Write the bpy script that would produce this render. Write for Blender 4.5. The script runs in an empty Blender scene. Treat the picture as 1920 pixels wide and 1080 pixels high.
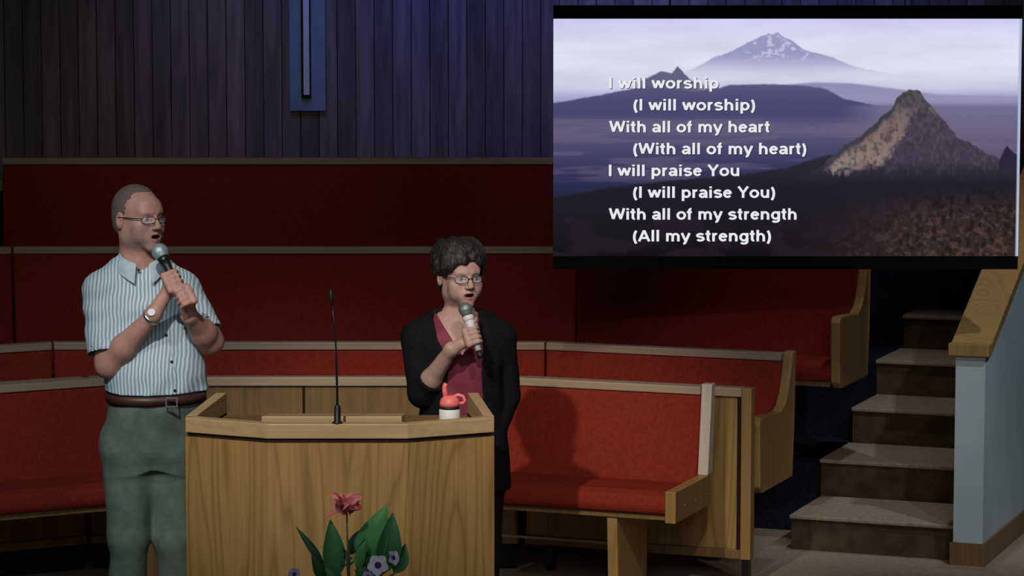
import bpy, bmesh, math, random
import numpy as np
from mathutils import Vector, Matrix
random.seed(7)
PI = math.pi
scene = bpy.context.scene
C = scene.collection

# ------------------------------------------------------------------ camera
F = 5600.0; CAMH = 2.55; TH = math.atan(580/5600)
cam_d = bpy.data.cameras.new('camera'); cam = bpy.data.objects.new('camera', cam_d); C.objects.link(cam)
cam_d.sensor_width = 36; cam_d.lens = F/1920*36; cam_d.clip_end = 100
cam.location = (0, 0, CAMH); cam.rotation_euler = (PI/2-TH, 0, 0)
scene.camera = cam

def at(u, v, Y):
    a = (u-960)/F; b = (540-v)/F
    dy = math.cos(TH)+b*math.sin(TH); dz = -math.sin(TH)+b*math.cos(TH)
    t = Y/dy
    return Vector((a*t, Y, CAMH+t*dz))

# ------------------------------------------------------------------ light and exposure
w = bpy.data.worlds.new('world'); scene.world = w; w.use_nodes = True
w.node_tree.nodes['Background'].inputs[0].default_value = (.75, .85, 1, 1)
w.node_tree.nodes['Background'].inputs[1].default_value = .10
scene.view_settings.view_transform = 'Standard'; scene.view_settings.look = 'None'
scene.view_settings.exposure = 0; scene.view_settings.gamma = 1
scene.view_settings.use_curve_mapping = False

LAMPS = [  # location, aim, energy, colour, cone degrees, blend, radius
    ((-1.45, 6.6, 4.35), (-.45, 11.3, .75), 620, (1, .93, .84), 27, .75, .05),
    ((.9, 6.9, 4.35), (.1, 11.9, .45), 260, (1, .90, .78), 25, .8, .05),
    ((-2.9, 7.0, 4.35), (-1.7, 11.7, .9), 260, (.85, .93, 1), 26, .8, .06),
    ((2.05, 13.1, 4.4), (1.85, 14.0, .3), 70, (1, .92, .84), 44, .8, .06),
    ((2.7, 8.2, 4.35), (1.7, 12.9, 0), 130, (1, .92, .84), 20, .8, .08),
    ((1.3, 1.0, 4.3), (1.2, 13.4, .75), 240, (1, .92, .96), 9, .8, .08),  # added fill spot near the camera, brightens the rows under the screen
    ((-2.2, 8.5, 4.4), (-1.8, 13.0, .9), 95, (1, .92, .96), 28, .9, .08),
    ((-.2, 8.5, 4.4), (-.2, 13.0, .9), 90, (1, .92, .96), 28, .9, .08),
    ((1.9, 8.5, 4.4), (1.2, 13.0, .7), 45, (1, .92, .96), 28, .9, .08),
    ((1.6, 13.9, 4.4), (1.4, 15.7, 2.9), 170, (.13, .17, 1), 60, 1, .05),
    ((.2, 13.9, 4.4), (.1, 15.7, 2.9), 130, (.13, .17, 1), 60, 1, .05),
    ((-1.3, 13.9, 4.4), (-1.15, 15.7, 2.9), 60, (.16, .2, 1), 56, 1, .05),
    ((.7, 12.9, 4.4), (.7, 15.7, 1.5), 26, (1, .88, .84), 40, .9, .05),
    ((-1.5, 12.9, 4.4), (-1.5, 15.7, 1.5), 20, (1, .88, .84), 40, .9, .05),
    ((3.3, 10.2, 4.3), (2.3, 13.2, .9), 210, (.75, .9, 1), 30, .9, .05),
]
ha = bpy.data.lights.new('fill_light', 'AREA'); ha.shape = 'RECTANGLE'; ha.size = 5; ha.size_y = 2; ha.energy = 75; ha.color = (.9, .93, 1)  # added soft fill from above the camera, not a fixture of the room
ho = bpy.data.objects.new('fill_light', ha); C.objects.link(ho); ho.location = (0, 2, 4.4); ho.rotation_euler = (math.radians(55), 0, 0)

# ------------------------------------------------------------------ helpers
def s2l(c):
    return tuple(((x/255)/12.92 if x/255 <= .04045 else ((x/255+.055)/1.055)**2.4) for x in c)

def new_mat(name, rough=.6, spec=.3, sheen=0, metal=0):
    m = bpy.data.materials.new(name); m.use_nodes = True
    nt = m.node_tree; b = nt.nodes['Principled BSDF']
    b.inputs['Roughness'].default_value = rough
    b.inputs['Specular IOR Level'].default_value = spec
    b.inputs['Metallic'].default_value = metal
    if sheen: b.inputs['Sheen Weight'].default_value = sheen
    return m, nt, b

def N(nt, t, **kw):
    n = nt.nodes.new(t)
    for k, v in kw.items():
        if k in n.inputs: n.inputs[k].default_value = v
        else: setattr(n, k, v)
    return n

def mix_noise(name, c1, c2, scale=20, rough=.6, spec=.3, stretch=(1, 1, 1), bump=0, sheen=0, metal=0, detail=4, lo=.35, hi=.65):
    m, nt, b = new_mat(name, rough, spec, sheen, metal)
    tc = N(nt, 'ShaderNodeTexCoord'); mp = N(nt, 'ShaderNodeMapping'); mp.inputs['Scale'].default_value = stretch
    nt.links.new(tc.outputs['Object'], mp.inputs['Vector'])
    no = N(nt, 'ShaderNodeTexNoise'); no.inputs['Scale'].default_value = scale; no.inputs['Detail'].default_value = detail
    nt.links.new(mp.outputs[0], no.inputs['Vector'])
    cr = N(nt, 'ShaderNodeValToRGB'); e = cr.color_ramp.elements
    e[0].position = lo; e[1].position = hi; e[0].color = (*c1, 1); e[1].color = (*c2, 1)
    nt.links.new(no.outputs['Fac'], cr.inputs[0]); nt.links.new(cr.outputs[0], b.inputs['Base Color'])
    if bump:
        bp = N(nt, 'ShaderNodeBump'); bp.inputs['Strength'].default_value = bump; bp.inputs['Distance'].default_value = .003
        nt.links.new(no.outputs['Fac'], bp.inputs['Height']); nt.links.new(bp.outputs[0], b.inputs['Normal'])
    return m

def wood(name, c1, c2, c3, scale=9, squash=.07, rough=.45, spec=.35, axis=2, offset=(0, 0, 0), line=.5):
    """oak: cathedral figure from stretched distorted rings plus fine pores"""
    m, nt, b = new_mat(name, rough, spec)
    tc = N(nt, 'ShaderNodeTexCoord'); mp = N(nt, 'ShaderNodeMapping')
    sc = [1, 1, 1]; sc[axis] = squash
    mp.inputs['Scale'].default_value = sc; mp.inputs['Location'].default_value = offset
    nt.links.new(tc.outputs['Object'], mp.inputs['Vector'])
    no = N(nt, 'ShaderNodeTexNoise'); no.inputs['Scale'].default_value = scale*.45; no.inputs['Detail'].default_value = 1.5
    nt.links.new(mp.outputs[0], no.inputs['Vector'])
    mu = N(nt, 'ShaderNodeMath', operation='MULTIPLY'); mu.inputs[1].default_value = 26
    nt.links.new(no.outputs['Fac'], mu.inputs[0])
    fr = N(nt, 'ShaderNodeMath', operation='PINGPONG'); fr.inputs[1].default_value = 1
    nt.links.new(mu.outputs[0], fr.inputs[0])
    pw = N(nt, 'ShaderNodeMath', operation='POWER'); pw.inputs[1].default_value = 3
    nt.links.new(fr.outputs[0], pw.inputs[0])
    mp2 = N(nt, 'ShaderNodeMapping'); sc2 = [1, 1, 1]; sc2[axis] = .02; mp2.inputs['Scale'].default_value = sc2
    nt.links.new(tc.outputs['Object'], mp2.inputs['Vector'])
    n2 = N(nt, 'ShaderNodeTexNoise'); n2.inputs['Scale'].default_value = 90; n2.inputs['Detail'].default_value = 3
    nt.links.new(mp2.outputs[0], n2.inputs['Vector'])
    r1 = N(nt, 'ShaderNodeValToRGB'); e = r1.color_ramp.elements
    e[0].position = .3; e[1].position = .7; e[0].color = (*c1, 1); e[1].color = (*c2, 1)
    nt.links.new(n2.outputs['Fac'], r1.inputs[0])
    ml = N(nt, 'ShaderNodeMath', operation='MULTIPLY'); ml.inputs[1].default_value = line
    nt.links.new(pw.outputs[0], ml.inputs[0])
    mx = N(nt, 'ShaderNodeMix', data_type='RGBA'); mx.inputs['B'].default_value = (*c3, 1)
    nt.links.new(ml.outputs[0], mx.inputs['Factor']); nt.links.new(r1.outputs[0], mx.inputs['A'])
    nt.links.new(mx.outputs['Result'], b.inputs['Base Color'])
    return m

def emit(name, col, strength=1):
    m = bpy.data.materials.new(name); m.use_nodes = True; nt = m.node_tree
    nt.nodes.clear(); e = nt.nodes.new('ShaderNodeEmission'); o = nt.nodes.new('ShaderNodeOutputMaterial')
    e.inputs[0].default_value = (*col, 1); e.inputs[1].default_value = strength
    nt.links.new(e.outputs[0], o.inputs[0]); return m

M = {}
M['oak'] = wood('oak', (.33, .205, .066), (.41, .255, .09), (.19, .10, .028), scale=13, squash=.075, line=.6)
M['oak_rim'] = wood('oak_rim', (.46, .32, .16), (.54, .38, .20), (.36, .24, .11), scale=9, squash=.05, axis=0, line=.4)
M['oak_dark'] = wood('oak_dark', (.20, .115, .045), (.26, .15, .06), (.14, .08, .03), scale=9, line=.5)
M['oak_rail'] = wood('oak_rail', (.42, .31, .20), (.50, .37, .25), (.33, .23, .14), scale=9, squash=.05, axis=0, line=.35)
M['oak_end'] = wood('oak_end', (.36, .215, .075), (.42, .25, .09), (.25, .14, .045), scale=9, line=.5)
M['oak_pale'] = wood('oak_pale', (.62, .53, .42), (.70, .60, .48), (.52, .43, .33), scale=9, squash=.05, line=.3)
M['red'] = mix_noise('red_fabric', (.24, .029, .017), (.30, .038, .021), 60, .95, .04, bump=.2)
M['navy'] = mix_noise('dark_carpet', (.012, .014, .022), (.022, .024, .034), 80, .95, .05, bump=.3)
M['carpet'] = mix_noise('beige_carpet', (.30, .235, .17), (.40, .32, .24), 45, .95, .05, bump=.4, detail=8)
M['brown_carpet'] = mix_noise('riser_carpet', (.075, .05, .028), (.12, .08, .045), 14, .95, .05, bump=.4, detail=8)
M['paint'] = mix_noise('white_paint', (.50, .58, .60), (.54, .62, .64), 6, .7, .2)
M['darkwall'] = mix_noise('dark_wall', (.05, .03, .025), (.075, .045, .035), 8, .85, .1)
M['ceil'] = mix_noise('ceiling_paint', (.3, .3, .3), (.34, .34, .34), 30, .9, .1)
M['black'] = mix_noise('black_plastic', (.010, .010, .012), (.016, .016, .018), 40, .45, .4)
M['tvblack'] = mix_noise('matt_black', (.004, .004, .004), (.006, .006, .006), 40, .8, .08)
M['blackmet'] = mix_noise('black_metal', (.02, .02, .022), (.03, .03, .032), 40, .35, .5, metal=.6)
M['chrome'] = mix_noise('steel', (.6, .6, .62), (.7, .7, .72), 40, .3, .5, metal=1)
M['groove'] = mix_noise('groove_and_shadow_dark', (.025, .012, .01), (.035, .016, .012), 30, .8, .1)

class MB:
    def __init__(self): self.bm = bmesh.new()
    def box(self, x0, y0, z0, x1, y1, z1, mi=0):
        vs = [self.bm.verts.new(p) for p in ((x0,y0,z0),(x1,y0,z0),(x1,y1,z0),(x0,y1,z0),(x0,y0,z1),(x1,y0,z1),(x1,y1,z1),(x0,y1,z1))]
        for f in ((0,3,2,1),(4,5,6,7),(0,1,5,4),(1,2,6,5),(2,3,7,6),(3,0,4,7)):
            self.bm.faces.new([vs[i] for i in f]).material_index = mi
        return vs
    def hexa(self, pts, mi=0):
        vs = [self.bm.verts.new(p) for p in pts]
        for f in ((0,3,2,1),(4,5,6,7),(0,1,5,4),(1,2,6,5),(2,3,7,6),(3,0,4,7)):
            self.bm.faces.new([vs[i] for i in f]).material_index = mi
    def prism(self, pts, lo, hi, axis='z', mi=0):
        def mk(p, h):
            return (p[0], p[1], h) if axis == 'z' else ((h, p[0], p[1]) if axis == 'x' else (p[0], h, p[1]))
        a = [self.bm.verts.new(mk(p, lo)) for p in pts]; b = [self.bm.verts.new(mk(p, hi)) for p in pts]
        n = len(pts)
        fs = [self.bm.faces.new(a), self.bm.faces.new(b[::-1])]
        for i in range(n): fs.append(self.bm.faces.new((a[i], b[i], b[(i+1) % n], a[(i+1) % n])))
        for f in fs: f.material_index = mi
    def ring(self, outer, inner, lo, hi):
        n = len(outer)
        def L(pts, h): return [self.bm.verts.new((p[0], p[1], h)) for p in pts]
        ol, oh, il, ih = L(outer, lo), L(outer, hi), L(inner, lo), L(inner, hi)
        for i in range(n):
            j = (i+1) % n
            self.bm.faces.new((ol[i], ol[j], oh[j], oh[i])); self.bm.faces.new((il[j], il[i], ih[i], ih[j]))
            self.bm.faces.new((oh[i], oh[j], ih[j], ih[i])); self.bm.faces.new((ol[j], ol[i], il[i], il[j]))
    def tube(self, pts, r, seg=10, caps=True, mi=0):
        pts = [Vector(p) for p in pts]; rs = r if isinstance(r, (list, tuple)) else [r]*len(pts)
        rings = []; ref = None
        for i, p in enumerate(pts):
            d = (pts[min(i+1, len(pts)-1)]-pts[max(i-1, 0)]).normalized()
            if ref is None:
                ref = Vector((0, 0, 1)) if abs(d.z) < .9 else Vector((1, 0, 0))
            a = (ref-d*ref.dot(d)).normalized(); ref = a; b = d.cross(a)
            rings.append([self.bm.verts.new(p+(a*math.cos(2*PI*k/seg)+b*math.sin(2*PI*k/seg))*rs[i]) for k in range(seg)])
        for i in range(len(rings)-1):
            for k in range(seg):
                f = self.bm.faces.new((rings[i][k], rings[i][(k+1) % seg], rings[i+1][(k+1) % seg], rings[i+1][k])); f.smooth = True; f.material_index = mi
        if caps:
            self.bm.faces.new(rings[0][::-1]).material_index = mi; self.bm.faces.new(rings[-1]).material_index = mi
    def lathe(self, prof, seg=24, o=(0, 0, 0), mi=0, mat=None):
        o = Vector(o); rings = []
        for r, z in prof:
            ring = []
            for k in range(seg):
                p = Vector((r*math.cos(2*PI*k/seg), r*math.sin(2*PI*k/seg), z))
                if mat is not None: p = mat @ p
                ring.append(self.bm.verts.new(o+p))
            rings.append(ring)
        for i in range(len(rings)-1):
            for k in range(seg):
                f = self.bm.faces.new((rings[i][k], rings[i][(k+1) % seg], rings[i+1][(k+1) % seg], rings[i+1][k])); f.smooth = True; f.material_index = mi
        self.bm.faces.new(rings[0][::-1]).material_index = mi; self.bm.faces.new(rings[-1]).material_index = mi
    def petal(self, base, tip, width, normal, curl=.2, n=8, m=4, shape=.55, cup=.25, pw=1):
        """a thick-looking curved leaf or petal from base to tip"""
        base, tip, normal = Vector(base), Vector(tip), Vector(normal).normalized()
        ax = tip-base; L = ax.length; d = ax.normalized(); s = d.cross(normal).normalized(); nn = s.cross(d)
        g = []
        for i in range(n+1):
            t = i/n; wd = width*math.sin(PI*min(1, max(0.03, t**shape*.97+.015)))**pw*.5
            c = base+ax*t+nn*(curl*L*(4*t*(1-t)*.5-t*t*.6))
            g.append([c+s*(wd*j/m)+nn*(cup*wd*(j/m)**2) for j in range(-m, m+1)])
        for side, off in ((1, 0), (-1, -.0012)):
            V = [[self.bm.verts.new(p+nn*off) for p in row] for row in g]
            for i in range(n):
                for j in range(2*m):
                    q = (V[i][j], V[i][j+1], V[i+1][j+1], V[i+1][j])
                    f = self.bm.faces.new(q if side > 0 else q[::-1]); f.smooth = True
    def build(self, name, mat, parent=None, bevel=0, seg=2, subsurf=0, weld=False):
        bmesh.ops.recalc_face_normals(self.bm, faces=self.bm.faces[:]) if not weld else None
        me = bpy.data.meshes.new(name); self.bm.to_mesh(me); self.bm.free()
        for mm in (mat if isinstance(mat, (list, tuple)) else [mat]): me.materials.append(mm)
        o = bpy.data.objects.new(name, me); C.objects.link(o)
        if parent: o.parent = parent
        if bevel:
            b = o.modifiers.new('bevel', 'BEVEL'); b.width = bevel; b.segments = seg; b.limit_method = 'ANGLE'
        if subsurf:
            s = o.modifiers.new('sub', 'SUBSURF'); s.levels = subsurf; s.render_levels = subsurf
        return o

def tag(o, label=None, cat=None, group=None, kind=None):
    if label: o['label'] = label
    if cat: o['category'] = cat
    if group: o['group'] = group
    if kind: o['kind'] = kind
    return o
def empty(name, loc, rz=0):
    o = bpy.data.objects.new(name, None); C.objects.link(o); o.location = loc; o.rotation_euler = (0, 0, rz)
    o.empty_display_size = .1; return o

# ------------------------------------------------------------------ frames of the choir sections
AR = math.radians(21); AL = math.radians(29)
UR = Vector((math.cos(AR), -math.sin(AR), 0)); VR = Vector((math.sin(AR), math.cos(AR), 0))
O = Vector((1.246, 13.225, 0))

# ------------------------------------------------------------------ structure
def struct(name, mb, mat, **kw):
    o = mb.build(name, mat, **kw); o['kind'] = 'structure'; return o
b = MB(); b.box(-5, 4, -.1, 4.6, 15.8, 0); struct('floor', b, M['carpet'])
b = MB(); b.box(-5, 4, 4.6, 4.6, 15.9, 4.7); struct('ceiling', b, M['ceil'])
b = MB(); b.box(-5.12, 4, 0, -5, 15.9, 4.6); struct('wall_left', b, M['darkwall'])
b = MB(); b.box(4.6, 4, 0, 4.72, 15.9, 4.6); struct('wall_right', b, M['darkwall'])
b = MB(); b.box(-5, 15.76, 0, 4.6, 15.9, 4.6); struct('wall_back', b, M['darkwall'])

# plank panelling on the back wall
def plank_mat():
    m, nt, b = new_mat('plank_wood', .55, .25)
    tc = N(nt, 'ShaderNodeTexCoord'); mp = N(nt, 'ShaderNodeMapping'); mp.inputs['Scale'].default_value = (1, 1, .09)
    at_ = N(nt, 'ShaderNodeAttribute'); at_.attribute_name = 'tint'
    ad = N(nt, 'ShaderNodeVectorMath', operation='ADD')
    nt.links.new(tc.outputs['Object'], ad.inputs[0])
    sc = N(nt, 'ShaderNodeVectorMath', operation='SCALE'); sc.inputs['Scale'].default_value = 37
    nt.links.new(at_.outputs['Color'], sc.inputs[0]); nt.links.new(sc.outputs[0], ad.inputs[1])
    nt.links.new(ad.outputs[0], mp.inputs['Vector'])
    no = N(nt, 'ShaderNodeTexNoise'); no.inputs['Scale'].default_value = 22; no.inputs['Detail'].default_value = 4; no.inputs['Distortion'].default_value = .8
    nt.links.new(mp.outputs[0], no.inputs['Vector'])
    cr = N(nt, 'ShaderNodeValToRGB'); e = cr.color_ramp.elements
    e[0].position = .3; e[1].position = .7; e[0].color = (.13, .105, .10, 1); e[1].color = (.26, .205, .185, 1)
    nt.links.new(no.outputs['Fac'], cr.inputs[0])
    mr = N(nt, 'ShaderNodeMapRange'); mr.inputs['To Min'].default_value = .6; mr.inputs['To Max'].default_value = 1.25
    nt.links.new(at_.outputs['Fac'], mr.inputs[0])
    mx = N(nt, 'ShaderNodeMix', data_type='RGBA', blend_type='MULTIPLY'); mx.inputs['Factor'].default_value = 1
    nt.links.new(cr.outputs[0], mx.inputs['A']); nt.links.new(mr.outputs[0], mx.inputs['B'])
    nt.links.new(mx.outputs['Result'], b.inputs['Base Color'])
    return m
b = MB(); tints = []
x = -4.99
while x < 4.58:
    x1 = min(x+.097, 4.59)
    dy = random.uniform(0, .004)
    b.box(x+.002, 15.70+dy, 1.5, x1-.0025, 15.74, 4.59); tints += [random.random()]*6
    x = x1
b.box(-4.99, 15.741, 1.5, 4.59, 15.755, 4.59); tints += [0]*6
ob = b.build('wall_panelling', plank_mat()); ob.name = 'trim_1'; ob['kind'] = 'structure'
att = ob.data.attributes.new('tint', 'FLOAT_COLOR', 'FACE')
for i, t in enumerate(tints): att.data[i].color = (t, t, t, 1)
b = MB(); b.box(-4.99, 15.64, 1.44, 4.59, 15.755, 1.498); struct('trim_2', b, M['oak_rail'], bevel=.006)

# tiers under the raised pews
def ray(o, d, t): return (o[0]+d[0]*t, o[1]+d[1]*t)
def v_to_center(v):   # line at distance v behind O in the right wing -> y of the middle section and its bend
    y = 14.36+(v-.73); x = .322+(v-.73)*math.tan(AR/2); return x, y
DL = Vector((-math.cos(AL), -math.sin(AL), 0))
def tier(v, z, z0=0, ue=-.005):
    bx, by = v_to_center(v); pe = O+VR*v+UR*ue
    lx = -1.93-(bx-.0); lb = (-2.414-(v-.73)*math.tan(AL/2), by); le = (lb[0]+DL.x*2.8, lb[1]+DL.y*2.8)
    pts = [le, lb, (bx, by), (pe.x, pe.y), tuple((pe+VR*((15.69-pe.y)/VR.y))[:2]), (-4.98, 15.69), (-4.98, le[1])]
    m = MB(); m.prism(pts, z0, z); return m
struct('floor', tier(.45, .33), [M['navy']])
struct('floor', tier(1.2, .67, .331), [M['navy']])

# stair of carpeted steps
st = empty('carpeted_stair', O, -AR)
tag(st, 'carpeted stair of beige treads climbing between pews and white half wall', 'stairs')
lim = [0, -.14, 0, -.01, 0, 0]; vs = [0, .54, 1.08, 1.58, 2.1]
hs = [.16, .33, .5, .67, .84]
for i in range(5):
    v0 = vs[i]; v1 = vs[i+1] if i < 4 else 2.5
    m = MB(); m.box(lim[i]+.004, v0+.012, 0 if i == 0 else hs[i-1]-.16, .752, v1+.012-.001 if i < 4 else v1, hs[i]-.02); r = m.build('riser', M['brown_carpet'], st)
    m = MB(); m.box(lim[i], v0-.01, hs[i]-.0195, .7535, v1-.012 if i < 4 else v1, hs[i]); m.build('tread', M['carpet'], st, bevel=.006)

# white half wall with oak cap beside the stair
def wpt(u, v, z): p = O+UR*u+VR*v; return (p.x, p.y, z)
SL = .44
w0, w1, v0, v1 = .762, .892, -.08, 2.75
b = MB(); zt = .925
b.hexa([wpt(w0, v0, 0), wpt(w1, v0, 0), wpt(w1, v1, 0), wpt(w0, v1, 0), wpt(w0, v0, zt), wpt(w1, v0, zt), wpt(w1, v1, zt+SL*(v1-v0)), wpt(w0, v1, zt+SL*(v1-v0))])
hw = struct('wall_stair', b, M['paint'])
b = MB(); th = .052; c0, c1 = w0-.028, w1+.02; vv = v0-.03
b.hexa([wpt(c0, vv, zt-.002), wpt(c1, vv, zt-.002), wpt(c1, v0+.03, zt-.002), wpt(c0, v0+.03, zt-.002), wpt(c0, vv, zt+th), wpt(c1, vv, zt+th), wpt(c1, v0+.03, zt+th), wpt(c0, v0+.03, zt+th)])
za = zt-.002; zb = zt+SL*(v1-v0)
b.hexa([wpt(c0, v0+.0305, za), wpt(c1, v0+.0305, za), wpt(c1, v1, zb), wpt(c0, v1, zb), wpt(c0, v0+.0305, za+th), wpt(c1, v0+.0305, za+th), wpt(c1, v1, zb+th), wpt(c0, v1, zb+th)])
o = b.build('wall_cap', M['oak_end'], hw, bevel=.004)
b = MB(); t_ = .012
b.hexa([wpt(w0-t_, v0-t_, 0), wpt(w1+t_, v0-t_, 0), wpt(w1+t_, v0-.0005, 0), wpt(w0-t_, v0-.0005, 0), wpt(w0-t_, v0-t_, .10), wpt(w1+t_, v0-t_, .10), wpt(w1+t_, v0-.0005, .10), wpt(w0-t_, v0-.0005, .10)])
b.hexa([wpt(w1+.0005, v0, 0), wpt(w1+t_, v0, 0), wpt(w1+t_, v1, 0), wpt(w1+.0005, v1, 0), wpt(w1+.0005, v0, .10), wpt(w1+t_, v0, .10), wpt(w1+t_, v1, .10), wpt(w1+.0005, v1, .10)])
o = b.build('baseboard', M['oak_dark'], hw)

# ------------------------------------------------------------------ wall cross
cx = -1.0705
cr = empty('wall_cross', (cx, 15.69, 1.86)); tag(cr, 'blue-lit wall cross with a slim strip, mounted on the planks', 'cross')
M['crossw'] = mix_noise('cross_paint', (.20, .30, .36), (.25, .36, .42), 12, .5, .3)
M['crossf'] = mix_noise('cross_strip_paint', (.70, .74, .70), (.8, .82, .78), 12, .45, .3)
b = MB(); b.box(-.094, -.02, 0, .094, 0, 2.1); b.box(-.55, -.0195, 1.25, .55, -.0002, 1.44); b.build('backboard', M['crossw'], cr, bevel=.002)
b = MB(); b.box(-.019, -.06, .085, .012, -.035, 2.0); b.box(-.45, -.069, 1.33, .45, -.0355, 1.36); b.build('front_strip', M['crossf'], cr, bevel=.002)
b = MB(); b.box(-.032, -.0345, .066, .018, -.0202, 2.02); b.build('strip_shadow', M['groove'], cr)  # front strip's shadow on the board, put in as a dark off-centre slab

# ------------------------------------------------------------------ pews
def end_profile():
    # y (back 0 -> front -), z relative to pew floor
    P = [(.03, .37), (.055, .60), (.07, .925), (.015, .925), (-.01, .86), (-.035, .80), (-.065, .745), (-.11, .705), (-.17, .685), (-.26, .69), (-.40, .70), (-.475, .70), (-.50, .675), (-.485, .40), (-.44, .37)]
    return P
def pew(start, ang, L, z, label, group, right_end=None, left_end=None, rail_top=.92, legs=(.5,), stretcher=False, ml=0, mr=0):
    """start: left end of the back rail line; the bench runs to the right and faces -y"""
    r = empty('choir_pew', (start[0], start[1], z), ang); tag(r, label, 'pew', group)
    e0 = .0; e1 = L
    def mitre(m):
        for v in m.bm.verts:
            v.co.x += v.co.y*math.tan(mr) if v.co.x > L/2 else -v.co.y*math.tan(ml)
        return m
    # backrest leaning back slightly, padded
    m = MB(); ht = rail_top
    prof = [(-.075, .46), (-.02, ht-.035), (.03, ht-.035), (.01, .42), (-.05, .42)]
    m.prism(prof, e0+.0006, e1-.0006, 'x'); mitre(m).build('backrest', M['red'], r, bevel=.01)
    m = MB(); m.prism([(-.026, ht-.034), (-.026, ht), (.036, ht), (.036, ht-.034)], e0+.001, e1-.001, 'x'); mitre(m).build('top_rail', M['oak_rail'], r, bevel=.004)
    m = MB(); m.prism([(-.08, .40), (-.08, .468), (-.25, .485), (-.43, .49), (-.475, .475), (-.485, .43), (-.47, .40)], e0+.0006, e1-.0006, 'x'); mitre(m).build('seat_cushion', M['red'], r, bevel=.012, seg=3)
    m = MB(); m.box(e0+.01, -.45, .375, e1-.01, -.02, .399); mitre(m).build('seat_board', M['oak_dark'], r)
    for f in legs:
        m = MB(); X = f*L
        m.prism([(-.42, 0), (-.44, .374), (-.04, .374), (-.06, 0)], X-.022, X+.022, 'x'); m.build('leg', M['oak_end'], r, bevel=.003)
    if stretcher:
        m = MB(); m.box(.02, -.10, .19, legs[0]*L-.03, -.09, .20); m.build('stretcher', M['chrome'], r)
    if right_end == 'arm' or left_end == 'arm':
        for X in ([L] if right_end else [])+([-.045] if left_end else []):
            m = MB(); m.prism(end_profile(), X, X+.045, 'x'); m.build('end_panel', M['oak_end'], r, bevel=.008, seg=3)
    if right_end == 'low':
        m = MB(); m.prism([(-.055, .50), (-.005, rail_top+.01), (.045, rail_top+.01), (.01, .50)], L, L+.045, 'x'); m.build('end_stile', M['oak_pale'], r, bevel=.004)
        m = MB(); m.prism([(-.49, .37), (-.49, .50), (.01, .50), (.0, .37)], L, L+.045, 'x'); blk = m.build('end_block', M['oak_end'], r, bevel=.004)
        for yy in (-.36, -.22, -.08):
            m = MB(); m.lathe([(.006, 0), (.006, .002), (.003, .004)], 10, (L+.0445, yy, .425), mat=Matrix.Rotation(PI/2, 3, 'Y')); m.build('screw', M['chrome'], blk)
    return r

G1 = None
z1 = 0
# front row, two wings
def wing(px, L): return (px[0]-UR.x*L, px[1]-UR.y*L)
s = wing((.79, 12.31), .93)
pew(s, -AR, .93, 0, 'front red choir pew with low end block, right behind the woman', None, right_end='low', rail_top=.865, legs=(.74,), stretcher=True)
sl = (-1.62+DL.x*1.6, 12.65+DL.y*1.6)
pew(sl, AL, 1.6, 0, 'front red choir pew at the left, behind the man in the blue shirt', None, rail_top=.865, legs=(.2, .945))
# second row
pew((-2.07, 13.38), 0, 2.222, 0, 'second-row straight middle red pew behind the oak panelled screen', None, legs=(.15, .85), ml=AL/2, mr=AR/2)
pew((.157, 13.38), -AR, 1.10, 0, 'second-row right red pew whose curved oak arm is nearest the stair foot', None, right_end='arm', legs=(.5,), ml=AR/2)
pew((-2.075+DL.x*1.5, 13.38+DL.y*1.5), AL, 1.497, 0, 'second-row left red pew, angled, cut by the left picture edge', None, legs=(.5,), mr=AL/2)
# third row on the first tier
pew((-2.41, 14.36), 0, 2.728, .33, 'third-row straight middle red pew, its tan rail behind both heads', None, rail_top=.935, legs=(.15, .85), ml=AL/2, mr=AR/2)
pew((.322, 14.36), -AR, 1.385, .33, 'third-row right red pew with curved oak arm, directly below the screen', None, right_end='arm', rail_top=.935, legs=(.5,), ml=AR/2)
pew((-2.415+DL.x*1.5, 14.36+DL.y*1.5), AL, 1.497, .33, 'third-row left red pew, visible only as a sliver at the left picture edge', None, rail_top=.935, legs=(.5,), mr=AL/2)
# fourth row on the second tier, against the wall
pew((-2.58, 15.12), 0, 3.04, .67, 'highest dark red pew running along the plank wall', None, rail_top=.978, legs=(.15, .85), mr=AR/2)
pew((.463, 15.12), -AR, 1.22, .67, 'highest right pew, mostly hidden behind the hanging screen', None, right_end='arm', rail_top=.978, legs=(.5,), ml=AR/2)

# ------------------------------------------------------------------ oak panelled screen between front and second row
def screen_section(start, ang, xs, label, leg_end=False, frame_end=False):
    r = empty('panel_screen', (start[0], start[1], 0), ang); tag(r, label, 'partition')
    L = xs[-1]
    for i in range(len(xs)-1):
        m = MB(); m.box(xs[i]+.006, -.012, .15, xs[i+1]-.006, .012, .80); m.build('panel', M['oak'] if frame_end else M['oak_dark'], r)
        m = MB(); m.box(xs[i+1]-.0055, -.012, .15, xs[i+1]+.0055, .012, .80) if i < len(xs)-2 else None
        if i < len(xs)-2: m.build('seam_post', M['groove'], r)
    m = MB(); m.box(0, -.03, .802, L, .03, .84); m.build('top_rail', M['oak_rail'], r, bevel=.004)
    m = MB(); m.box(0, -.02, .11, L, .02, .149); m.build('bottom_rail', M['oak_dark'], r, bevel=.003)
    if frame_end:
        m = MB(); m.box(L, -.03, .11, L+.045, .03, .84); m.build('end_post', M['oak_end'], r, bevel=.004)
        m = MB(); m.box(L-.02, -.016, .15, L-.005, -.0125, .80); m.build('groove_strip', M['groove'], r)
        for X in (L+.005, .1):
            m = MB(); m.box(X, -.02, 0, X+.03, .02, .1095); m.build('leg', M['blackmet'], r)
    else:
        m = MB(); m.box(.01, -.012, 0, L-.01, .012, .1095); m.build('kick_board', M['navy'], r)
    return r
screen_section((-1.83, 12.80), 0, [0, .93, 1.86], 'oak panelled screen seen between the man and the woman')
screen_section((.062, 12.80), -AR, [0, .975], 'oak framed screen end panel standing behind the front right pew', frame_end=True)
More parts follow.
